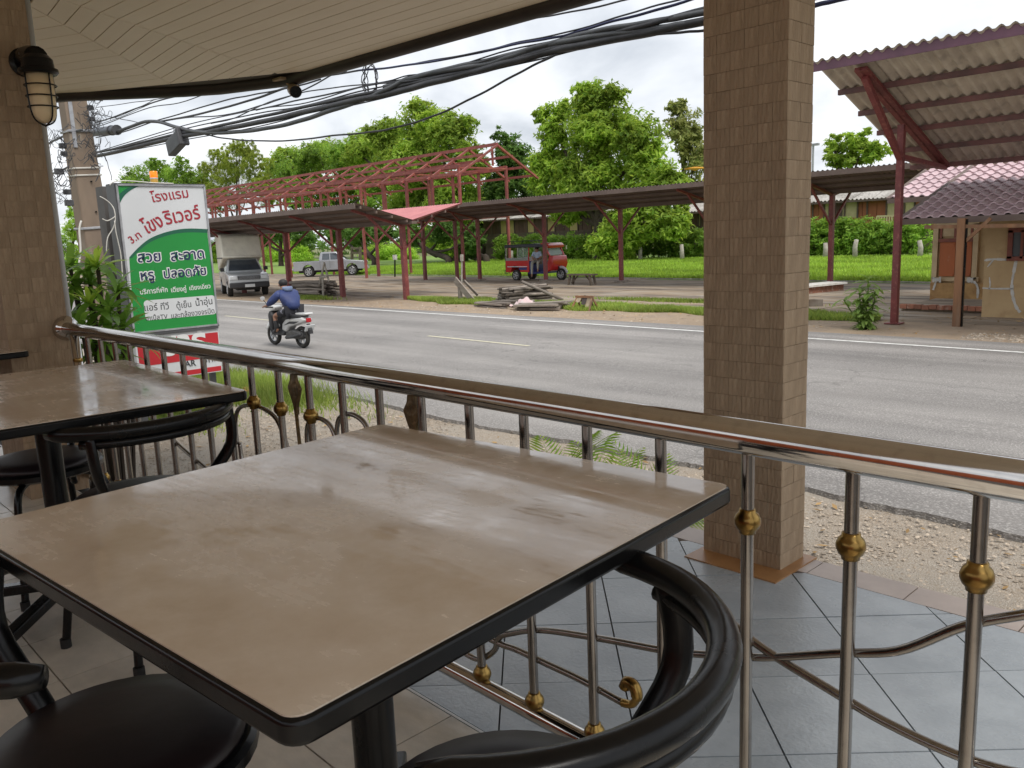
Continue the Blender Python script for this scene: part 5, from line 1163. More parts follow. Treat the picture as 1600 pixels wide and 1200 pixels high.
# ================================================================== VEHICLES
m_rubv = M('tyre', (.02, .02, .021), (.04, .036, .03), 6, .85); m_rim = M('wheel_rim', (.42, .43, .44), rough=.35, metal=.6); m_gl = M('car_glass', (.04, .05, .06), (.07, .085, .10), 1.5, .08, spec=.9); m_plas = M('black_plastic', (.03, .03, .032), rough=.55)
m_lampc = M('headlight_lens', (.65, .67, .68), rough=.1, spec=.8); m_trd = M('tail_lens', (.45, .015, .02), rough=.2); m_plate = M('number_plate', (.68, .69, .68), (.5, .52, .53), 40, .5, lo=.5, hi=.6)
def wheel(parent, x, y, r, w_, rim=m_rim, spokes=6, name='wheel'):
    s = 1 if y > 0 else -1
    o = MB().lathe((x, y-w_/2, r), [(r*.62, 0), (r*.93, 0), (r, w_*.18), (r, w_*.82), (r*.93, w_), (r*.62, w_)], 24, (0, 1, 0)).build('wheel', m_rubv, parent, auto=True)
    b = MB(); yo = y+s*(w_*.5+.006)
    b.lathe((x, yo-.01, r), [(r*.14, -.0), (r*.15, .02)], 10, (0, 1, 0)); b.tube([(x+r*.61*math.cos(R(t)), yo, r+r*.61*math.sin(R(t))) for t in range(0, 360, 18)], r*.045, 6, closed=True)
    for k in range(spokes): a = R(360*k/spokes); b.beam((x+r*.1*math.cos(a), yo, r+r*.1*math.sin(a)), (x+r*.6*math.cos(a), yo, r+r*.6*math.sin(a)), r*.2, .02, (0, 1, 0))
    b.build('rim', rim, o, auto=True)
    return o
def panel_body(prof, w_, z_t=None):
    return MB().prism([(x, -w_/2, z) for x, z in prof], (0, w_, 0))
def arches(x0, x1, zlo, wheels, r):
    """bottom edge from x0 to x1 with wheel arches"""
    pts = [(x0, zlo)]
    for wx in wheels:
        for t in range(180, -1, -20): pts.append((wx+r*math.cos(R(t)), max(zlo, zlo+.02+r*math.sin(R(t)))))
    pts.append((x1, zlo)); return pts
def greenhouse(b, x0, x1, x2, x3, z0, z1, w0, w1):
    vs = [(x0, -w0/2, z0), (x1, -w0/2, z0), (x1, w0/2, z0), (x0, w0/2, z0), (x2, -w1/2, z1), (x3, -w1/2, z1), (x3, w1/2, z1), (x2, w1/2, z1)]
    return b.add(vs, [(3, 2, 1, 0), (4, 5, 6, 7), (0, 1, 5, 4), (1, 2, 6, 5), (2, 3, 7, 6), (3, 0, 4, 7)])
def sidewin(parent, xa, xb, xc, xd, za, zb, w0, w1, z0, z1, mat=m_gl, name='side_window'):
    for s in (-1, 1):
        f = lambda z: s*((w0+(w1-w0)*(z-z0)/(z1-z0))/2+.004)
        MB().prism([(xa, f(za), za), (xb, f(za), za), (xd, f(zb), zb), (xc, f(zb), zb)], (0, s*.006, 0)).build(name, mat, parent)
def pickup(name, label, mpaint, canopy=None, group=None):
    t = thing(name, (0, 0, 0), label, 'pickup truck', group)
    W = 1.72; wx = (-1.45, 1.50)
    prof = arches(-2.45, 2.42, .42, wx, .40)+[(2.50, .52), (2.50, .80), (2.30, .98), (1.15, 1.08), (.95, 1.10), (-.62, 1.10), (-.66, 1.06), (-2.45, 1.06)]
    panel_body(prof, W).build('body', mpaint, t, bevel=.045, seg=3)
    b = greenhouse(MB(), -.72, 1.18, -.58, .48, 1.08, 1.66, W-.10, W-.42); b.build('cab', mpaint, t, bevel=.05, seg=3)
    sidewin(t, -.50, .02, -.44, .02, 1.14, 1.56, W-.10, W-.42, 1.08, 1.66); sidewin(t, .08, .94, .08, .46, 1.14, 1.56, W-.10, W-.42, 1.08, 1.66)
    MB().prism([(1.115, -.70, 1.15), (1.115, .70, 1.15), (.545, .58, 1.60), (.545, -.58, 1.60)], (.012, 0, .012)).build('windscreen', m_gl, t)
    MB().box((-1.55, 0, 1.05), (1.62, W-.18, .04)).build('bed_liner', m_plas, t)
    for s in (-1, 1):
        for x in wx: wheel(t, x, s*(W/2-.10), .36, .22)
        MB().box((2.40, s*.66, .86), (.26, .34, .2)).build('headlight', m_lampc, t, bevel=.04)
        MB().box((-2.46, s*.78, .90), (.05, .12, .3)).build('tail_light', m_trd, t, bevel=.01)
        MB().box((.86, s*(W/2+.10), 1.20), (.10, .18, .16)).build('mirror', m_plas, t, bevel=.02)
        MB().box((.12, s*(W/2+.005), .98), (.14, .02, .03)).build('door_handle', m_rim, t)
        MB().box((.03, s*(W/2+.001), .82), (.012, .006, .5)).build('door_seam', m_plas, t); MB().box((-.64, s*(W/2+.001), .82), (.014, .006, .5)).build('door_seam', m_plas, t)
        MB().box((1.05, s*(W/2+.001), .76), (.012, .006, .42)).build('door_seam', m_plas, t)
    MB().box((2.47, 0, .84), (.10, .95, .17)).build('grille', m_plas, t, bevel=.01)
    for k in range(3): MB().box((2.525, 0, .79+k*.05), (.02, .90, .012)).build('grille_bar', m_rim, t)
    MB().box((2.50, 0, .52), (.22, W-.02, .26)).build('front_bumper', m_plas if canopy else mpaint, t, bevel=.05); MB().box((2.62, 0, .50), (.02, .42, .13)).build('number_plate', m_plate, t)
    MB().box((-2.50, 0, .55), (.12, W-.1, .12)).build('rear_bumper', m_rim, t, bevel=.02)
    MB().box((0, 0, .36), (4.3, 1.0, .14)).build('chassis', m_plas, t)
    if canopy:
        b = MB(); prof = [(-2.42, 1.08), (.10, 1.62), (.62, 1.70), (.30, 2.66), (.05, 2.80), (-2.30, 2.84), (-2.46, 2.70)]
        b.prism([(x, -W/2-.02, z) for x, z in prof], (0, W+.04, 0)); o = b.build('canopy', canopy, t, bevel=.08, seg=3)
        MB().tube([(.64, -W/2, 1.76), (.68, 0, 1.76), (.64, W/2, 1.76)], .05, 8).build('canopy_skirt', canopy, t, smooth=True)
        for s in (-1, 1): MB().beam((-2.4, s*(W/2+.03), 1.70), (.5, s*(W/2+.03), 1.72), .02, .05).build('canopy_rope', m_plas, t)
    return t
m_silver = M('silver_paint', (.40, .415, .44), (.35, .36, .38), 2, .28, metal=.35, coat=.6); m_canvas = M('cream_canvas', (.80, .76, .64), (.68, .64, .54), 2, .85, bump=.4, bscale=5, dist=.05)
pk = pickup('parked_pickup', 'silver pickup truck parked side on under the left carport', m_silver)
r_, f_ = gz(470, 433.5), gz(537, 430.5); hd = math.atan2(f_.y-r_.y, f_.x-r_.x); ctr = (r_+f_)/2
pk.location = (ctr.x-.0, ctr.y+.75, 0); pk.rotation_euler = (0, 0, hd)
tk = pickup('canopy_pickup', 'grey pickup truck with tall cream canvas canopy driving beyond the sign', M('grey_paint', (.52, .54, .55), (.45, .465, .47), 2, .3, metal=.2, coat=.6), m_canvas)
fa = (gz(352, 463)+gz(408, 461))/2; hd = R(-20); tk.rotation_euler = (0, 0, hd); tk.location = (fa.x-1.5*math.cos(hd)+.3, fa.y-1.5*math.sin(hd)+.1, 0)
# ---- three wheeler
m_tukr = M('red_gloss_paint', (.56, .02, .02), (.48, .018, .018), 2, .25, coat=.6); m_blued = M('blue_trim', (.02, .03, .16), rough=.35); m_tarp = M('black_tarp', (.03, .035, .05), (.02, .022, .03), 3, .45); m_chr = M('chrome', (.6, .6, .6), rough=.15, metal=1)
tuk = thing('three_wheeler', (0, 0, 0), 'red three wheeled passenger taxi with black roof parked under the carport', 'three wheeler')
W = 1.35
MB().prism([(x, -W/2, z) for x, z in arches(-1.5, .05, .42, (-.85,), .30)+[(.05, .98), (-1.5, 1.0)]], (0, W, 0)).build('rear_body', m_tukr, tuk, bevel=.02)
MB().box((.45, 0, .40), (.95, W-.05, .10)).build('floor', m_blued, tuk)
MB().prism([(x, -W/2+.02, z) for x, z in ((.05, .45), (.30, .45), (.34, .70), (.30, .95), (.05, .95))], (0, W-.04, 0)).build('driver_seat', m_blued, tuk, bevel=.02)
MB().prism([(x, -W/2+.10, z) for x, z in ((1.05, .42), (1.35, .50), (1.48, .80), (1.42, 1.18), (1.22, 1.22), (1.12, .9), (1.0, .6))], (0, W-.20, 0)).build('front_cowl', m_tukr, tuk, bevel=.05)
for s in (-1, 1):
    MB().box((-.72, s*(W/2+.004), .70), (1.3, .01, .035)).build('stripe', m_sw, tuk); MB().box((-.35, s*(W/2+.006), .60), (.5, .01, .12)).build('stripe', m_blued, tuk)
    for x0_, x1_ in ((-1.46, -1.46), (-.70, -.70), (.02, .04)): MB().beam((x0_, s*(W/2-.03), .98), (x1_, s*(W/2-.05), 1.62), .04, .04).build('pillar_post', m_chr if x0_ < 0 else m_tukr, tuk)
    MB().beam((1.25, s*(W/2-.14), 1.2), (.98, s*(W/2-.12), 1.68), .07, .06).build('windscreen_post', m_tukr, tuk)
    MB().box((-.72, s*(W/2-.02), 1.06), (1.42, .03, .14)).build('window_rail', m_chr, tuk)
    MB().prism([(-.68, s*(W/2-.035), 1.13), (-.02, s*(W/2-.035), 1.13), (-.02, s*(W/2-.05), 1.6), (-.68, s*(W/2-.05), 1.6)], (0, .006, 0)).build('side_window', M('clear_pane', (.3, .38, .33), rough=.1, alpha=.35) if s < 0 else bpy.data.materials['clear_pane'], tuk)
    wheel(tuk, -.85, s*(W/2-.09), .27, .15, spokes=5)
    MB().lathe((1.30, s*.40, 1.0), [(.001, 0), (.07, 0), (.085, .03), (.085, .06), (.001, .07)], 14, (1, 0, 0)).build('headlight', m_chr, tuk, auto=True)
    MB().beam((.95, s*(W/2-.1), 1.62), (1.2, s*(W/2+.06), 1.62), .02, .02).build('mirror_arm', m_chr, tuk); MB().box((1.24, s*(W/2+.08), 1.55), (.03, .12, .18)).build('mirror', m_chr, tuk)
MB().prism([(1.24, -W/2+.2, 1.22), (1.24, W/2-.2, 1.22), (1.03, W/2-.22, 1.62), (1.03, -W/2+.22, 1.62)], (.01, 0, .004)).build('windscreen', M('screen_glass', (.5, .6, .6), rough=.1, alpha=.4), tuk)
MB().prism([(x, -W/2-.02, z) for x, z in ((-1.55, 1.62), (1.10, 1.60), (1.16, 1.72), (.2, 1.79), (-1.50, 1.77))], (0, W+.04, 0)).build('roof', m_tarp, tuk, bevel=.03)
MB().prism([(x, -W/2+.08, z) for x, z in ((.72, 1.70), (1.22, 1.55), (1.26, 1.68), (1.1, 1.80), (.75, 1.80))], (0, W-.16, 0)).build('brow', m_tukr, tuk, bevel=.02)
b = MB()
for s in (-1, 1): b.tube([(-1.45, s*.5, 1.80), (-1.3, s*.5, 1.93), (.0, s*.5, 1.93), (.3, s*.5, 1.80)], .018, 6)
for x in (-1.3, -.9, -.5, -.1): b.tube([(x, -.5, 1.93), (x, .5, 1.93)], .015, 6)
b.build('roof_rack', m_tarp, tuk)
b = MB(); b.tube([(-1.52, -.5, .5), (-1.72, -.5, .5), (-1.72, -.5, .35), (-1.52, -.5, .35)], .02, 6); b.tube([(-1.6, -.55, .4), (-1.6, -.55, 1.65)], .018, 6); b.build('rear_step', m_tarp, tuk)
wheel(tuk, 1.52, .0, .29, .13, spokes=8); b = MB()
for s in (-1, 1): b.beam((1.52, s*.10, .30), (1.36, s*.10, .95), .04, .05)
b.build('front_fork', m_plas, tuk); MB().tube([(1.52+.33*math.cos(R(t)), 0, .29+.33*math.sin(R(t))) for t in range(10, 150, 14)], .075, 8, flat=.35).build('front_fender', m_sw, tuk, smooth=True)
MB().tube([(1.0, -.3, 1.15), (.96, 0, 1.2), (1.0, .3, 1.15)], .018, 6).build('handlebar', m_plas, tuk)
p = gz(803, 439); tuk.location = (p.x+.95, p.y+.72, 0); tuk.rotation_euler = (0, 0, R(4))

# ================================================================== PEOPLE
m_skin = M('skin', (.36, .19, .12), (.30, .155, .10), 9, .55); m_hair = M('black_hair', (.012, .011, .012), rough=.6)
def skinned(name, joints, edges, mat, parent, root=0, sub=1):
    me = bpy.data.meshes.new(name); me.from_pydata([j[0] for j in joints], edges, []); me.materials.append(mat)
    o = bpy.data.objects.new(name, me); COL.objects.link(o)
    if parent: add_child(o, parent)
    sk = o.modifiers.new('skin', 'SKIN'); sk.use_smooth_shade = True
    if not me.skin_vertices: me.attributes.new('x', 'FLOAT', 'POINT') if False else None
    for i, j in enumerate(joints):
        if me.skin_vertices:
            v = me.skin_vertices[0].data[i]; r_ = j[1]; v.radius = (r_, r_) if not hasattr(r_, '__len__') else r_; v.use_root = (i == root)
    s = o.modifiers.new('s', 'SUBSURF'); s.levels = sub; s.render_levels = sub
    return o
def person(label, loc, rz, J, clothes, hair=True, group=None):
    """J: joints; body is one continuous skin from head to feet; clothes are children skinned slightly larger"""
    t = thing('person', loc, label, 'person', group, rz)
    order = ['pelvis', 'waist', 'chest', 'neck', 'head0', 'head1', 'shL', 'elL', 'wrL', 'haL', 'shR', 'elR', 'wrR', 'haR', 'hpL', 'knL', 'anL', 'toL', 'hpR', 'knR', 'anR', 'toR']
    rad = {'pelvis': .135, 'waist': .125, 'chest': .15, 'neck': .058, 'head0': .088, 'head1': .085, 'sh': .062, 'el': .043, 'wr': .029, 'ha': (.018, .036), 'hp': .088, 'kn': .056, 'an': .038, 'to': (.03, .042)}
    js = []
    for n in order: key = n if n in rad else n[:2]; js.append((J[n], rad[key]))
    ix = {n: i for i, n in enumerate(order)}; E_ = [('pelvis', 'waist'), ('waist', 'chest'), ('chest', 'neck'), ('neck', 'head0'), ('head0', 'head1')]
    for s in 'LR': E_ += [('chest', 'sh'+s), ('sh'+s, 'el'+s), ('el'+s, 'wr'+s), ('wr'+s, 'ha'+s), ('pelvis', 'hp'+s), ('hp'+s, 'kn'+s), ('kn'+s, 'an'+s), ('an'+s, 'to'+s)]
    E_ = [(ix[a], ix[b_]) for a, b_ in E_]
    # fingers: five per hand
    for s, sg in (('L', 1), ('R', -1)):
        h = Vector(J['ha'+s]); wv = (h-Vector(J['wr'+s])).normalized(); side = wv.cross(Vector((0, 0, 1))).normalized()
        for k in range(5):
            o_ = side*(.026*(k-1.6)) if k < 4 else side*-.045*1; ln = (.045, .055, .05, .04, .035)[k]
            a = h+wv*.02+o_*.7; c = h+wv*(.03+ln*.6)+o_+Vector((0, 0, -.012)); d = c+wv*ln*.1+Vector((0, 0, -.03))
            i0 = len(js); js += [(tuple(a), .010), (tuple(c), .009), (tuple(d), .008)]; E_ += [(ix['ha'+s], i0), (i0, i0+1), (i0+1, i0+2)]
    body = skinned('body', js, E_, m_skin, t)
    for cn, mat, names, ed, grow, ro in clothes:
        jj = [(J[n] if isinstance(n, str) else n[0], ((lambda r_: r_+grow if not hasattr(r_, '__len__') else (r_[0]+grow, r_[1]+grow))(rad[n if n in rad else n[:2]])) if isinstance(n, str) else n[1]) for n in names]
        skinned(cn, jj, ed, mat, t, root=ro)
    h0, h1 = Vector(J['head0']), Vector(J['head1'])
    fw = Vector(J.get('face', (1, 0, 0))).normalized()
    c = (h0+h1)/2
    hb = MB(); hb.lathe(tuple(c-fw*.022+Vector((0, 0, .035))), [(.001, -.10), (.07, -.085), (.098, -.03), (.102, .02), (.085, .065), (.045, .092), (.001, .098)], 14); hb.build('hair', m_hair, t, smooth=True)
    up = Vector((0, 0, 1)); sd = up.cross(fw)
    MB().lathe(tuple(c+fw*.10-up*.015), [(.001, -.03), (.014, -.02), (.016, .0), (.006, .035)], 8).build('nose', m_skin, t, smooth=True)
    for s in (-1, 1):
        MB().lathe(tuple(c+fw*.085+sd*.034*s+up*.012), [(.001, -.011), (.011, 0), (.001, .011)], 8).build('eye', m_hair, t, smooth=True)
        MB().lathe(tuple(c+sd*.092*s-up*.01), [(.001, -.03), (.016, -.01), (.018, .012), (.001, .03)], 8).build('ear', m_skin, t, smooth=True)
    MB().box(tuple(c+fw*.093-up*.052), (.012, .045, .010)).build('mouth', M('lips', (.25, .09, .07), rough=.5) if 'lips' not in bpy.data.materials else bpy.data.materials['lips'], t)
    return t
m_jack = M('navy_jacket', (.022, .035, .12), (.03, .05, .16), 3, .6, bump=.6, bscale=9, dist=.02); m_hood = M('grey_blue_hood', (.19, .25, .36), (.13, .17, .27), 5, .8, bump=.5, bscale=14, dist=.02)
m_shorts = M('dark_shorts', (.02, .02, .025), (.22, .22, .26), 9, .8, lo=.6, hi=.62); m_boot = M('black_boot', (.015, .015, .016), rough=.6)
m_pale = M('pale_blue_shirt', (.42, .50, .62), (.34, .42, .54), 6, .8); m_khaki = M('grey_khaki_trousers', (.40, .39, .33), (.33, .32, .27), 5, .85)
# scooter rider (local +X is the riding direction)
sw_r, sw_f = gz(465, 548.5), gz(430, 544); hd = math.atan2(sw_f.y-sw_r.y, sw_f.x-sw_r.x); ctr = (sw_r+sw_f)/2
scoot = thing('scooter', (ctr.x, ctr.y+.08, .06), 'white and black scooter riding away along the near lane', 'motor scooter', None, hd)
m_scw = M('scooter_white', (.60, .60, .58), (.5, .5, .49), 3, .3, coat=.5)
for x in (-.60, .62):
    o = MB().tube([(x+.225*math.cos(R(t)), 0, .275+.225*math.sin(R(t))) for t in range(0, 360, 15)], .05, 8, closed=True).build('wheel', m_rubv, scoot, smooth=True)
    b = MB()
    b.tube([(x+.175*math.cos(R(t)), 0, .275+.175*math.sin(R(t))) for t in range(0, 360, 18)], .016, 6, closed=True)
    for k in range(5): a = R(72*k+20); b.beam((x, 0, .275), (x+.17*math.cos(a), 0, .275+.17*math.sin(a)), .035, .03, (0, 1, 0))
    b.lathe((x, -.05, .275), [(.03, 0), (.04, .02), (.04, .08), (.03, .1)], 10, (0, 1, 0)); b.build('rim', m_rim, o, auto=True)
MB().prism([(x, -.115, z) for x, z in ((-.88, .66), (-.92, .74), (-.80, .79), (-.15, .74), (.05, .60), (.08, .42), (-.10, .38), (-.25, .52), (-.55, .58))], (0, .23, 0)).build('tail_body', m_scw, scoot, bevel=.05, seg=3)
for s in (-1, 1): MB().prism([(x, s*.118, z) for x, z in ((-.70, .68), (-.3, .66), (-.05, .55), (-.28, .60), (-.5, .61))], (0, s*.004, 0)).build('decal', m_plas, scoot)
MB().prism([(x, -.12, z) for x, z in ((-.80, .78), (-.72, .85), (-.35, .84), (-.1, .80), (.08, .72), (.05, .66))], (0, .24, 0)).build('saddle', m_plas, scoot, bevel=.04, seg=3)
MB().prism([(x, -.10, z) for x, z in ((-.98, .86), (-.94, .90), (-.55, .885), (-.5, .86), (-.6, .82), (-.9, .83))], (0, .2, 0)).build('grab_rail', m_scw, scoot, bevel=.02)
MB().box((-.91, 0, .71), (.05, .12, .11)).build('tail_light', m_trd, scoot, bevel=.02)
MB().box((-.93, 0, .52), (.02, .22, .16), Euler((0, R(-25), 0)).to_matrix()).build('number_plate', m_plate, scoot)
MB().prism([(x, -.04, z) for x, z in ((-.88, .62), (-.98, .48), (-.99, .38), (-.94, .38), (-.85, .52))], (0, .08, 0)).build('plate_bracket', m_plas, scoot)
MB().prism([(x, -.16, z) for x, z in ((-.72, .30), (-.66, .42), (-.35, .46), (-.05, .40), (.0, .28), (-.3, .22), (-.65, .22))], (0, .26, 0)).build('engine', M('engine_grey', (.10, .095, .09), (.05, .05, .05), 9, .5), scoot, bevel=.05)
MB().tube([(-.2, .16, .26), (-.55, .18, .30), (-.85, .19, .38)], .045, 10).build('exhaust', m_plas, scoot, smooth=True)
MB().box((.18, 0, .33), (.42, .28, .08)).build('footboard', m_plas, scoot, bevel=.02)
MB().prism([(x, -.17, z) for x, z in ((.36, .32), (.42, .40), (.36, .78), (.48, .92), (.56, .80), (.54, .50), (.46, .30))], (0, .34, 0)).build('leg_shield', m_plas, scoot, bevel=.05, seg=3)
MB().prism([(x, -.11, z) for x, z in ((.36, .90), (.32, 1.0), (.46, 1.05), (.56, .96), (.52, .88))], (0, .22, 0)).build('handlebar_cowl', m_scw, scoot, bevel=.03)
MB().tube([(.28, -.34, 1.02), (.38, -.2, 1.0), (.42, 0, .98), (.38, .2, 1.0), (.28, .34, 1.02)], .017, 8).build('handlebar', m_plas, scoot, smooth=True)
b = MB()
for s in (-1, 1): b.beam((.62, s*.07, .275), (.46, s*.06, .75), .035, .035)
b.build('front_fork', m_rim, scoot)
MB().tube([(.62+.30*math.cos(R(t)), 0, .275+.30*math.sin(R(t))) for t in range(20, 150, 13)], .075, 8, flat=.4).build('front_fender', m_scw, scoot, smooth=True)
for s in (-1, 1):
    mo = MB().tube(spline([(.36, s*.24, 1.02), (.36, s*.30, 1.14), (.34, s*.36, 1.20)], 3), .008, 6).build('mirror_stalk', m_plas, scoot, smooth=True)
    MB().lathe((.33, s*.37, 1.24), [(.001, 0), (.055, .002), (.05, .02), (.001, .025)], 14, (1, 0, .1)).build('mirror', m_scw, mo, auto=True)
Jr = dict(pelvis=(-.32, 0, .92), waist=(-.28, 0, 1.08), chest=(-.13, 0, 1.28), neck=(-.02, 0, 1.44), head0=(.04, 0, 1.53), head1=(.08, 0, 1.60), face=(1, 0, -.15),
          shL=(-.08, .20, 1.34), elL=(.10, .31, 1.14), wrL=(.26, .33, 1.05), haL=(.31, .33, 1.045), shR=(-.08, -.20, 1.34), elR=(.10, -.31, 1.14), wrR=(.26, -.33, 1.05), haR=(.31, -.33, 1.045),
          hpL=(-.24, .11, .90), knL=(.18, .20, .80), anL=(.12, .19, .42), toL=(.28, .20, .38), hpR=(-.24, -.11, .90), knR=(.18, -.20, .80), anR=(.12, -.19, .42), toR=(.28, -.20, .38))
def legs_cl(J): return None
up3 = lambda a, b_, t: tuple(Vector(a).lerp(Vector(b_), t))
cl = [('jacket', m_jack, ['pelvis', 'waist', 'chest', 'shL', 'elL', (up3(Jr['elL'], Jr['wrL'], .8), .045), 'shR', 'elR', (up3(Jr['elR'], Jr['wrR'], .8), .045), (up3(Jr['chest'], Jr['neck'], .6), .095)], [(0, 1), (1, 2), (2, 3), (3, 4), (4, 5), (2, 6), (6, 7), (7, 8), (2, 9)], .052, 0),
      ('hood', m_hood, [((-.16, .13, 1.44), .065), ((-.17, 0, 1.46), .10), ((-.16, -.13, 1.44), .065), ((-.06, 0, 1.47), .095)], [(0, 1), (1, 2), (1, 3)], 0, 1),
      ('shorts', m_shorts, [(Jr['pelvis'], .17), 'hpL', (up3(Jr['hpL'], Jr['knL'], .75), .092), 'hpR', (up3(Jr['hpR'], Jr['knR'], .75), .092)], [(0, 1), (1, 2), (0, 3), (3, 4)], .02, 0)]
for s in 'LR': cl.append(('boot', m_boot, [(up3(Jr['kn'+s], Jr['an'+s], .25), .062), (Jr['an'+s], .055), (Jr['to'+s], (.042, .052))], [(0, 1), (1, 2)], 0, 1))
rider = person('scooter rider in navy jacket with grey blue hood, shorts and black boots', scoot.location, hd, Jr, cl)
for o_ in (scoot, rider): o_.scale = (.93, .93, .82)
# taxi driver sitting sideways in the cab, legs out towards the road
dl = tuk.location+Vector((.42, -.42, 0))
Jd = dict(pelvis=(-.12, .02, .98), waist=(-.10, .02, 1.10), chest=(-.05, .0, 1.28), neck=(-.02, 0, 1.43), head0=(.0, 0, 1.50), head1=(.02, 0, 1.57), face=(1, 0, 0),
          shL=(-.03, .18, 1.34), elL=(.08, .22, 1.15), wrL=(.22, .12, 1.05), haL=(.28, .10, 1.04), shR=(-.03, -.18, 1.34), elR=(.08, -.22, 1.15), wrR=(.22, -.12, 1.05), haR=(.28, -.10, 1.04),
          hpL=(-.02, .11, .95), knL=(.34, .14, .93), anL=(.40, .13, .50), toL=(.52, .14, .47), hpR=(-.02, -.11, .95), knR=(.36, -.16, .88), anR=(.44, -.17, .22), toR=(.54, -.17, .16))
cl = [('shirt', m_pale, ['pelvis', 'waist', 'chest', 'shL', 'elL', 'shR', 'elR', (up3(Jd['chest'], Jd['neck'], .6), .08)], [(0, 1), (1, 2), (2, 3), (3, 4), (2, 5), (5, 6), (2, 7)], .025, 0),
      ('trousers', m_khaki, [(Jd['pelvis'], .155), 'hpL', 'knL', (up3(Jd['knL'], Jd['anL'], .85), .05), 'hpR', 'knR', (up3(Jd['knR'], Jd['anR'], .85), .05)], [(0, 1), (1, 2), (2, 3), (0, 4), (4, 5), (5, 6)], .02, 0),
      ('sandal', m_boot, [(Jd['anR'], .045), (Jd['toR'], (.035, .045))], [(0, 1)], 0, 0)]
person('taxi driver in pale blue shirt and grey trousers sitting in the three wheeler', dl, R(-62), Jd, cl)

# ================================================================== TIMBER PILES AND BITS
m_log = M('grey_log', (.30, .26, .22), (.17, .14, .115), 4, .95, rnd=.35, stretch=(.25, 1, 1), bump=.4, bscale=20); m_logd = M('dark_log_end', (.10, .08, .06), (.05, .04, .03), 9, .95, rnd=.3)
def logpile(label, A, Bp, rows, rr_, w_, seed, extra=True):
    random.seed(seed); root = thing('timber_pile', A, label, 'timber pile', 'timber piles on the far verge'); d = (Bp-A); L_ = d.length; d.normalize(); side = Vector((-d.y, d.x, 0))
    for j in range(rows):
        n = max(2, w_-j//2)
        for i in range(n):
            r_ = rr_*random.uniform(.7, 1.25); ln = L_*random.uniform(.7, 1.0); st = (L_-ln)*random.random()
            a = A+d*st+side*((i-n/2)*rr_*2.3+random.uniform(-.03, .03))+Vector((0, 0, rr_+j*rr_*1.75)); e_ = a+d*ln+side*random.uniform(-.25, .25)+Vector((0, 0, random.uniform(-.06, .08)))
            m_ = a.lerp(e_, .5)+Vector((0, 0, random.uniform(-.03, .05)))
            if random.random() < .45: b = MB(A); b.beam(a, e_, r_*2.6, r_*.9); b.build('plank', m_log, root)
            else: b = MB(A); b.tube([a, m_, e_], [r_, r_*.92, r_*.8], 7); b.build('log', m_log if random.random() < .8 else m_logd, root, smooth=True)
    return root
A = gz(775, 476); Bq = gz(868, 470)
lp = logpile('big pile of grey weathered logs and planks in front of the three wheeler', A+Vector((.15, 0, 0)), A+(Bq-A)*.92, 6, .05, 9, 3)
logpile('low spread of sawn planks at the right foot of the big timber pile', gz(815, 484), gz(885, 484), 2, .06, 7, 5)
logpile('low spread of pale boards at the left foot of the big timber pile', gz(757, 478), gz(815, 481), 2, .05, 7, 8)
a, c = gy(815, 440, lp.location.y+.4), gz(880, 474); o = MB(a).tube([a, a.lerp(c, .5)+Vector((0, 0, .05)), c+Vector((0, 0, .1))], .05, 7).build('leaning_pole', m_log, smooth=True); o.location = a; tag(o, 'long thin log leaning diagonally across the big timber pile', 'log')
logpile('smaller stack of dark timber between the scooter rider and carport post', gz(466, 461), gz(522, 463), 5, .07, 7, 11)
m_pk = M('pink_cloth', (.62, .42, .42), (.55, .48, .47), 6, .9)
def cloth(label, c, rx, ry, h, mat, name='cloth'):
    b = MB(); vs = []; n = 10
    for i in range(n+1):
        for j in range(n+1):
            u, v_ = i/n-.5, j/n-.5; vs.append((u*rx*2, v_*ry*2, h*max(0, 1-1.9*(abs(u)**1.3+abs(v_)**1.3))*1.0+.03*math.sin(u*22)+.03+.03*math.sin(v_*17+u*9)))
    fs = [(i*(n+1)+j, (i+1)*(n+1)+j, (i+1)*(n+1)+j+1, i*(n+1)+j+1) for i in range(n) for j in range(n)]
    o = b.add(vs, fs).build(name, mat, smooth=True); o.location = c; return tag(o, label, 'cloth')
cloth('crumpled pink and white cloth lying on the timber pile', gz(825, 483)+Vector((0, -.1, .08)), .38, .3, .25, m_pk)
# sawhorse hung with cloths
c = gz(914, 485); sh_ = thing('sawhorse', c, 'low wooden trestle right of the timber pile', 'trestle')
MB().beam((-.42, 0, .52), (.42, 0, .52), .08, .08).build('beam', m_wood, sh_)
for s in (-1, 1):
    for q_ in (-1, 1): MB().beam((s*.35, 0, .50), (s*.45, q_*.28, 0), .06, .05).build('leg', m_wood, sh_)
for i, (x, mt, lab) in enumerate(((-.25, M('beige_rag', (.45, .36, .25), (.3, .24, .17), 6, .95), 'beige rag hanging on the left of the trestle'), (.02, M('dark_rag', (.07, .055, .05), rough=.95), 'dark brown rag hanging in the middle of the trestle'), (.22, bpy.data.materials['beige_rag'], 'pale rag on the right of the trestle'))):
    b = MB(); n = 8; vs = []
    for j in range(n+1):
        t = j/n; yy = -.12+.24*t; zz = .57-abs(t-.5)*(.5+.18*i); 
        for k in range(5): vs.append((-.11+.055*k, yy*(.5+abs(t-.5)), zz+.02*math.sin(k*2+j)))
    fs = [(j*5+k, j*5+k+1, (j+1)*5+k+1, (j+1)*5+k) for j in range(n) for k in range(4)]
    o = b.add(vs, fs).build('rag', mt, smooth=True); o.location = c+Vector((x, 0, 0)); tag(o, lab, 'rag')
for o_ in [sh_]+[o for o in COL.objects if o.name.startswith('rag')]:
    o_.scale = (.78, .78, .74); o_.location = c+(o_.location-c)*.76
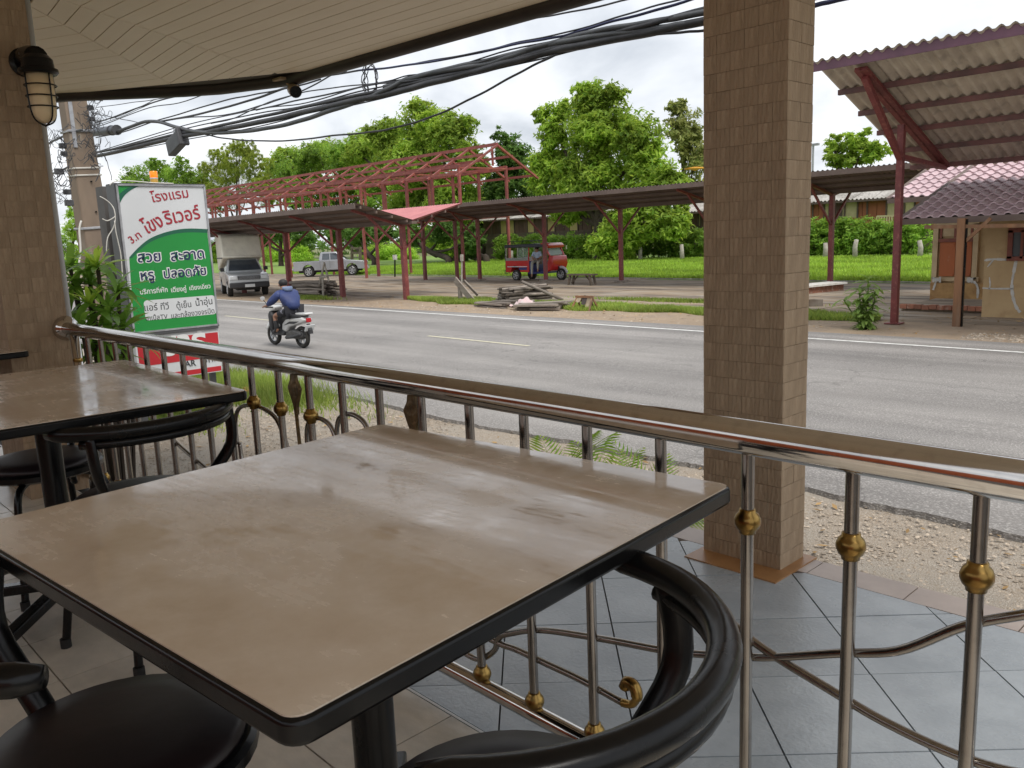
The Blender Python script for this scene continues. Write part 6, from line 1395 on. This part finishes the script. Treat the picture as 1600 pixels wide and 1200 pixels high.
# wooden bench in the yard
a, c = gz(891, 446), gz(928, 446.5); bn = thing('wooden_bench', (a+c)/2, 'low dark wooden bench standing alone in the paved yard', 'bench', None, math.atan2(c.y-a.y, c.x-a.x)); Lb = (c-a).length; m_bn = M('bench_wood', (.16, .12, .09), (.09, .07, .05), 4, .9)
MB().box((0, 0, .46), (Lb*1.1, .38, .06)).build('seat', m_bn, bn)
for s in (-1, 1):
    for q_ in (-1, 1): MB().beam((s*(Lb/2-.12), q_*.13, .44), (s*(Lb/2-.02), q_*.15, 0), .08, .08).build('leg', m_bn, bn)
    MB().beam((s*(Lb/2-.1), 0, .12), (s*.2, 0, .42), .05, .05).build('brace', m_bn, bn)
# upright sticks and broken boards on the verge
c = gz(720, 471); bb = thing('broken_boards', c, 'broken upright post with two leaning boards on the grass verge', 'boards')
P_ = lambda x, y: gy(x, y, c.y)-c
MB().tube([(0, 0, 0), P_(718, 448)], [.085, .07], 7).build('post', m_log, bb); MB().beam(P_(711, 437), P_(744, 472)+Vector((0, -.1, 0)), .26, .04, (0, 1, .2)).build('board', m_log, bb); MB().beam(P_(717, 440)+Vector((0, .25, 0)), P_(736, 462)+Vector((0, .3, 0)), .10, .04, (0, 1, .2)).build('board', m_log, bb)
MB().tube([P_(718, 450)+Vector((0, .1, 0)), P_(718, 402)+Vector((0, .1, 0))], .03, 6).build('thin_pole', m_gpost, bb); MB().tube([P_(718, 408)+Vector((0, .1, 0)), P_(718, 398)+Vector((0, .1, 0))], .065, 6).build('pale_tip', m_gpost, bb)
c = gz(507, 465); st_ = thing('tripod_sticks', c, 'rough tripod of pale branches standing at the small timber stack', 'sticks')
P_ = lambda x, y: gy(x, y, c.y)-c
for a_, b_ in (((499, 444), (509, 410)), ((514, 440), (507, 412)), ((505, 463), (506, 422)), ((500, 434), (513, 432))): MB().tube([P_(*a_), P_(*b_)+Vector((0, random.uniform(-.1, .1), 0))], .045, 6).build('stick', m_gpost, st_)
c = gz(617, 433); mb_ = thing('marker_post', c, 'thin post topped by a small white box on the lawn edge', 'post'); P_ = lambda x, y: gy(x, y, c.y)-c
MB().beam((0, 0, 0), P_(617, 404), .07, .07).build('post', m_black, mb_); MB().box(P_(617, 402), (.25, .16, .3)).build('box', m_white, mb_)
c = gz(556, 418); fr = thing('wooden_gate', c, 'dark wooden field gate standing at the back of the lawn right of the pickup', 'gate'); P_ = lambda x, y: gy(x, y, c.y)-c
for x in (550, 563): MB().beam(P_(x, 416), P_(x, 386), .2, .2).build('upright', m_bn, fr)
for y in (388, 395, 408): MB().beam(P_(549, y), P_(564, y), .12, .18).build('rail', m_bn, fr)
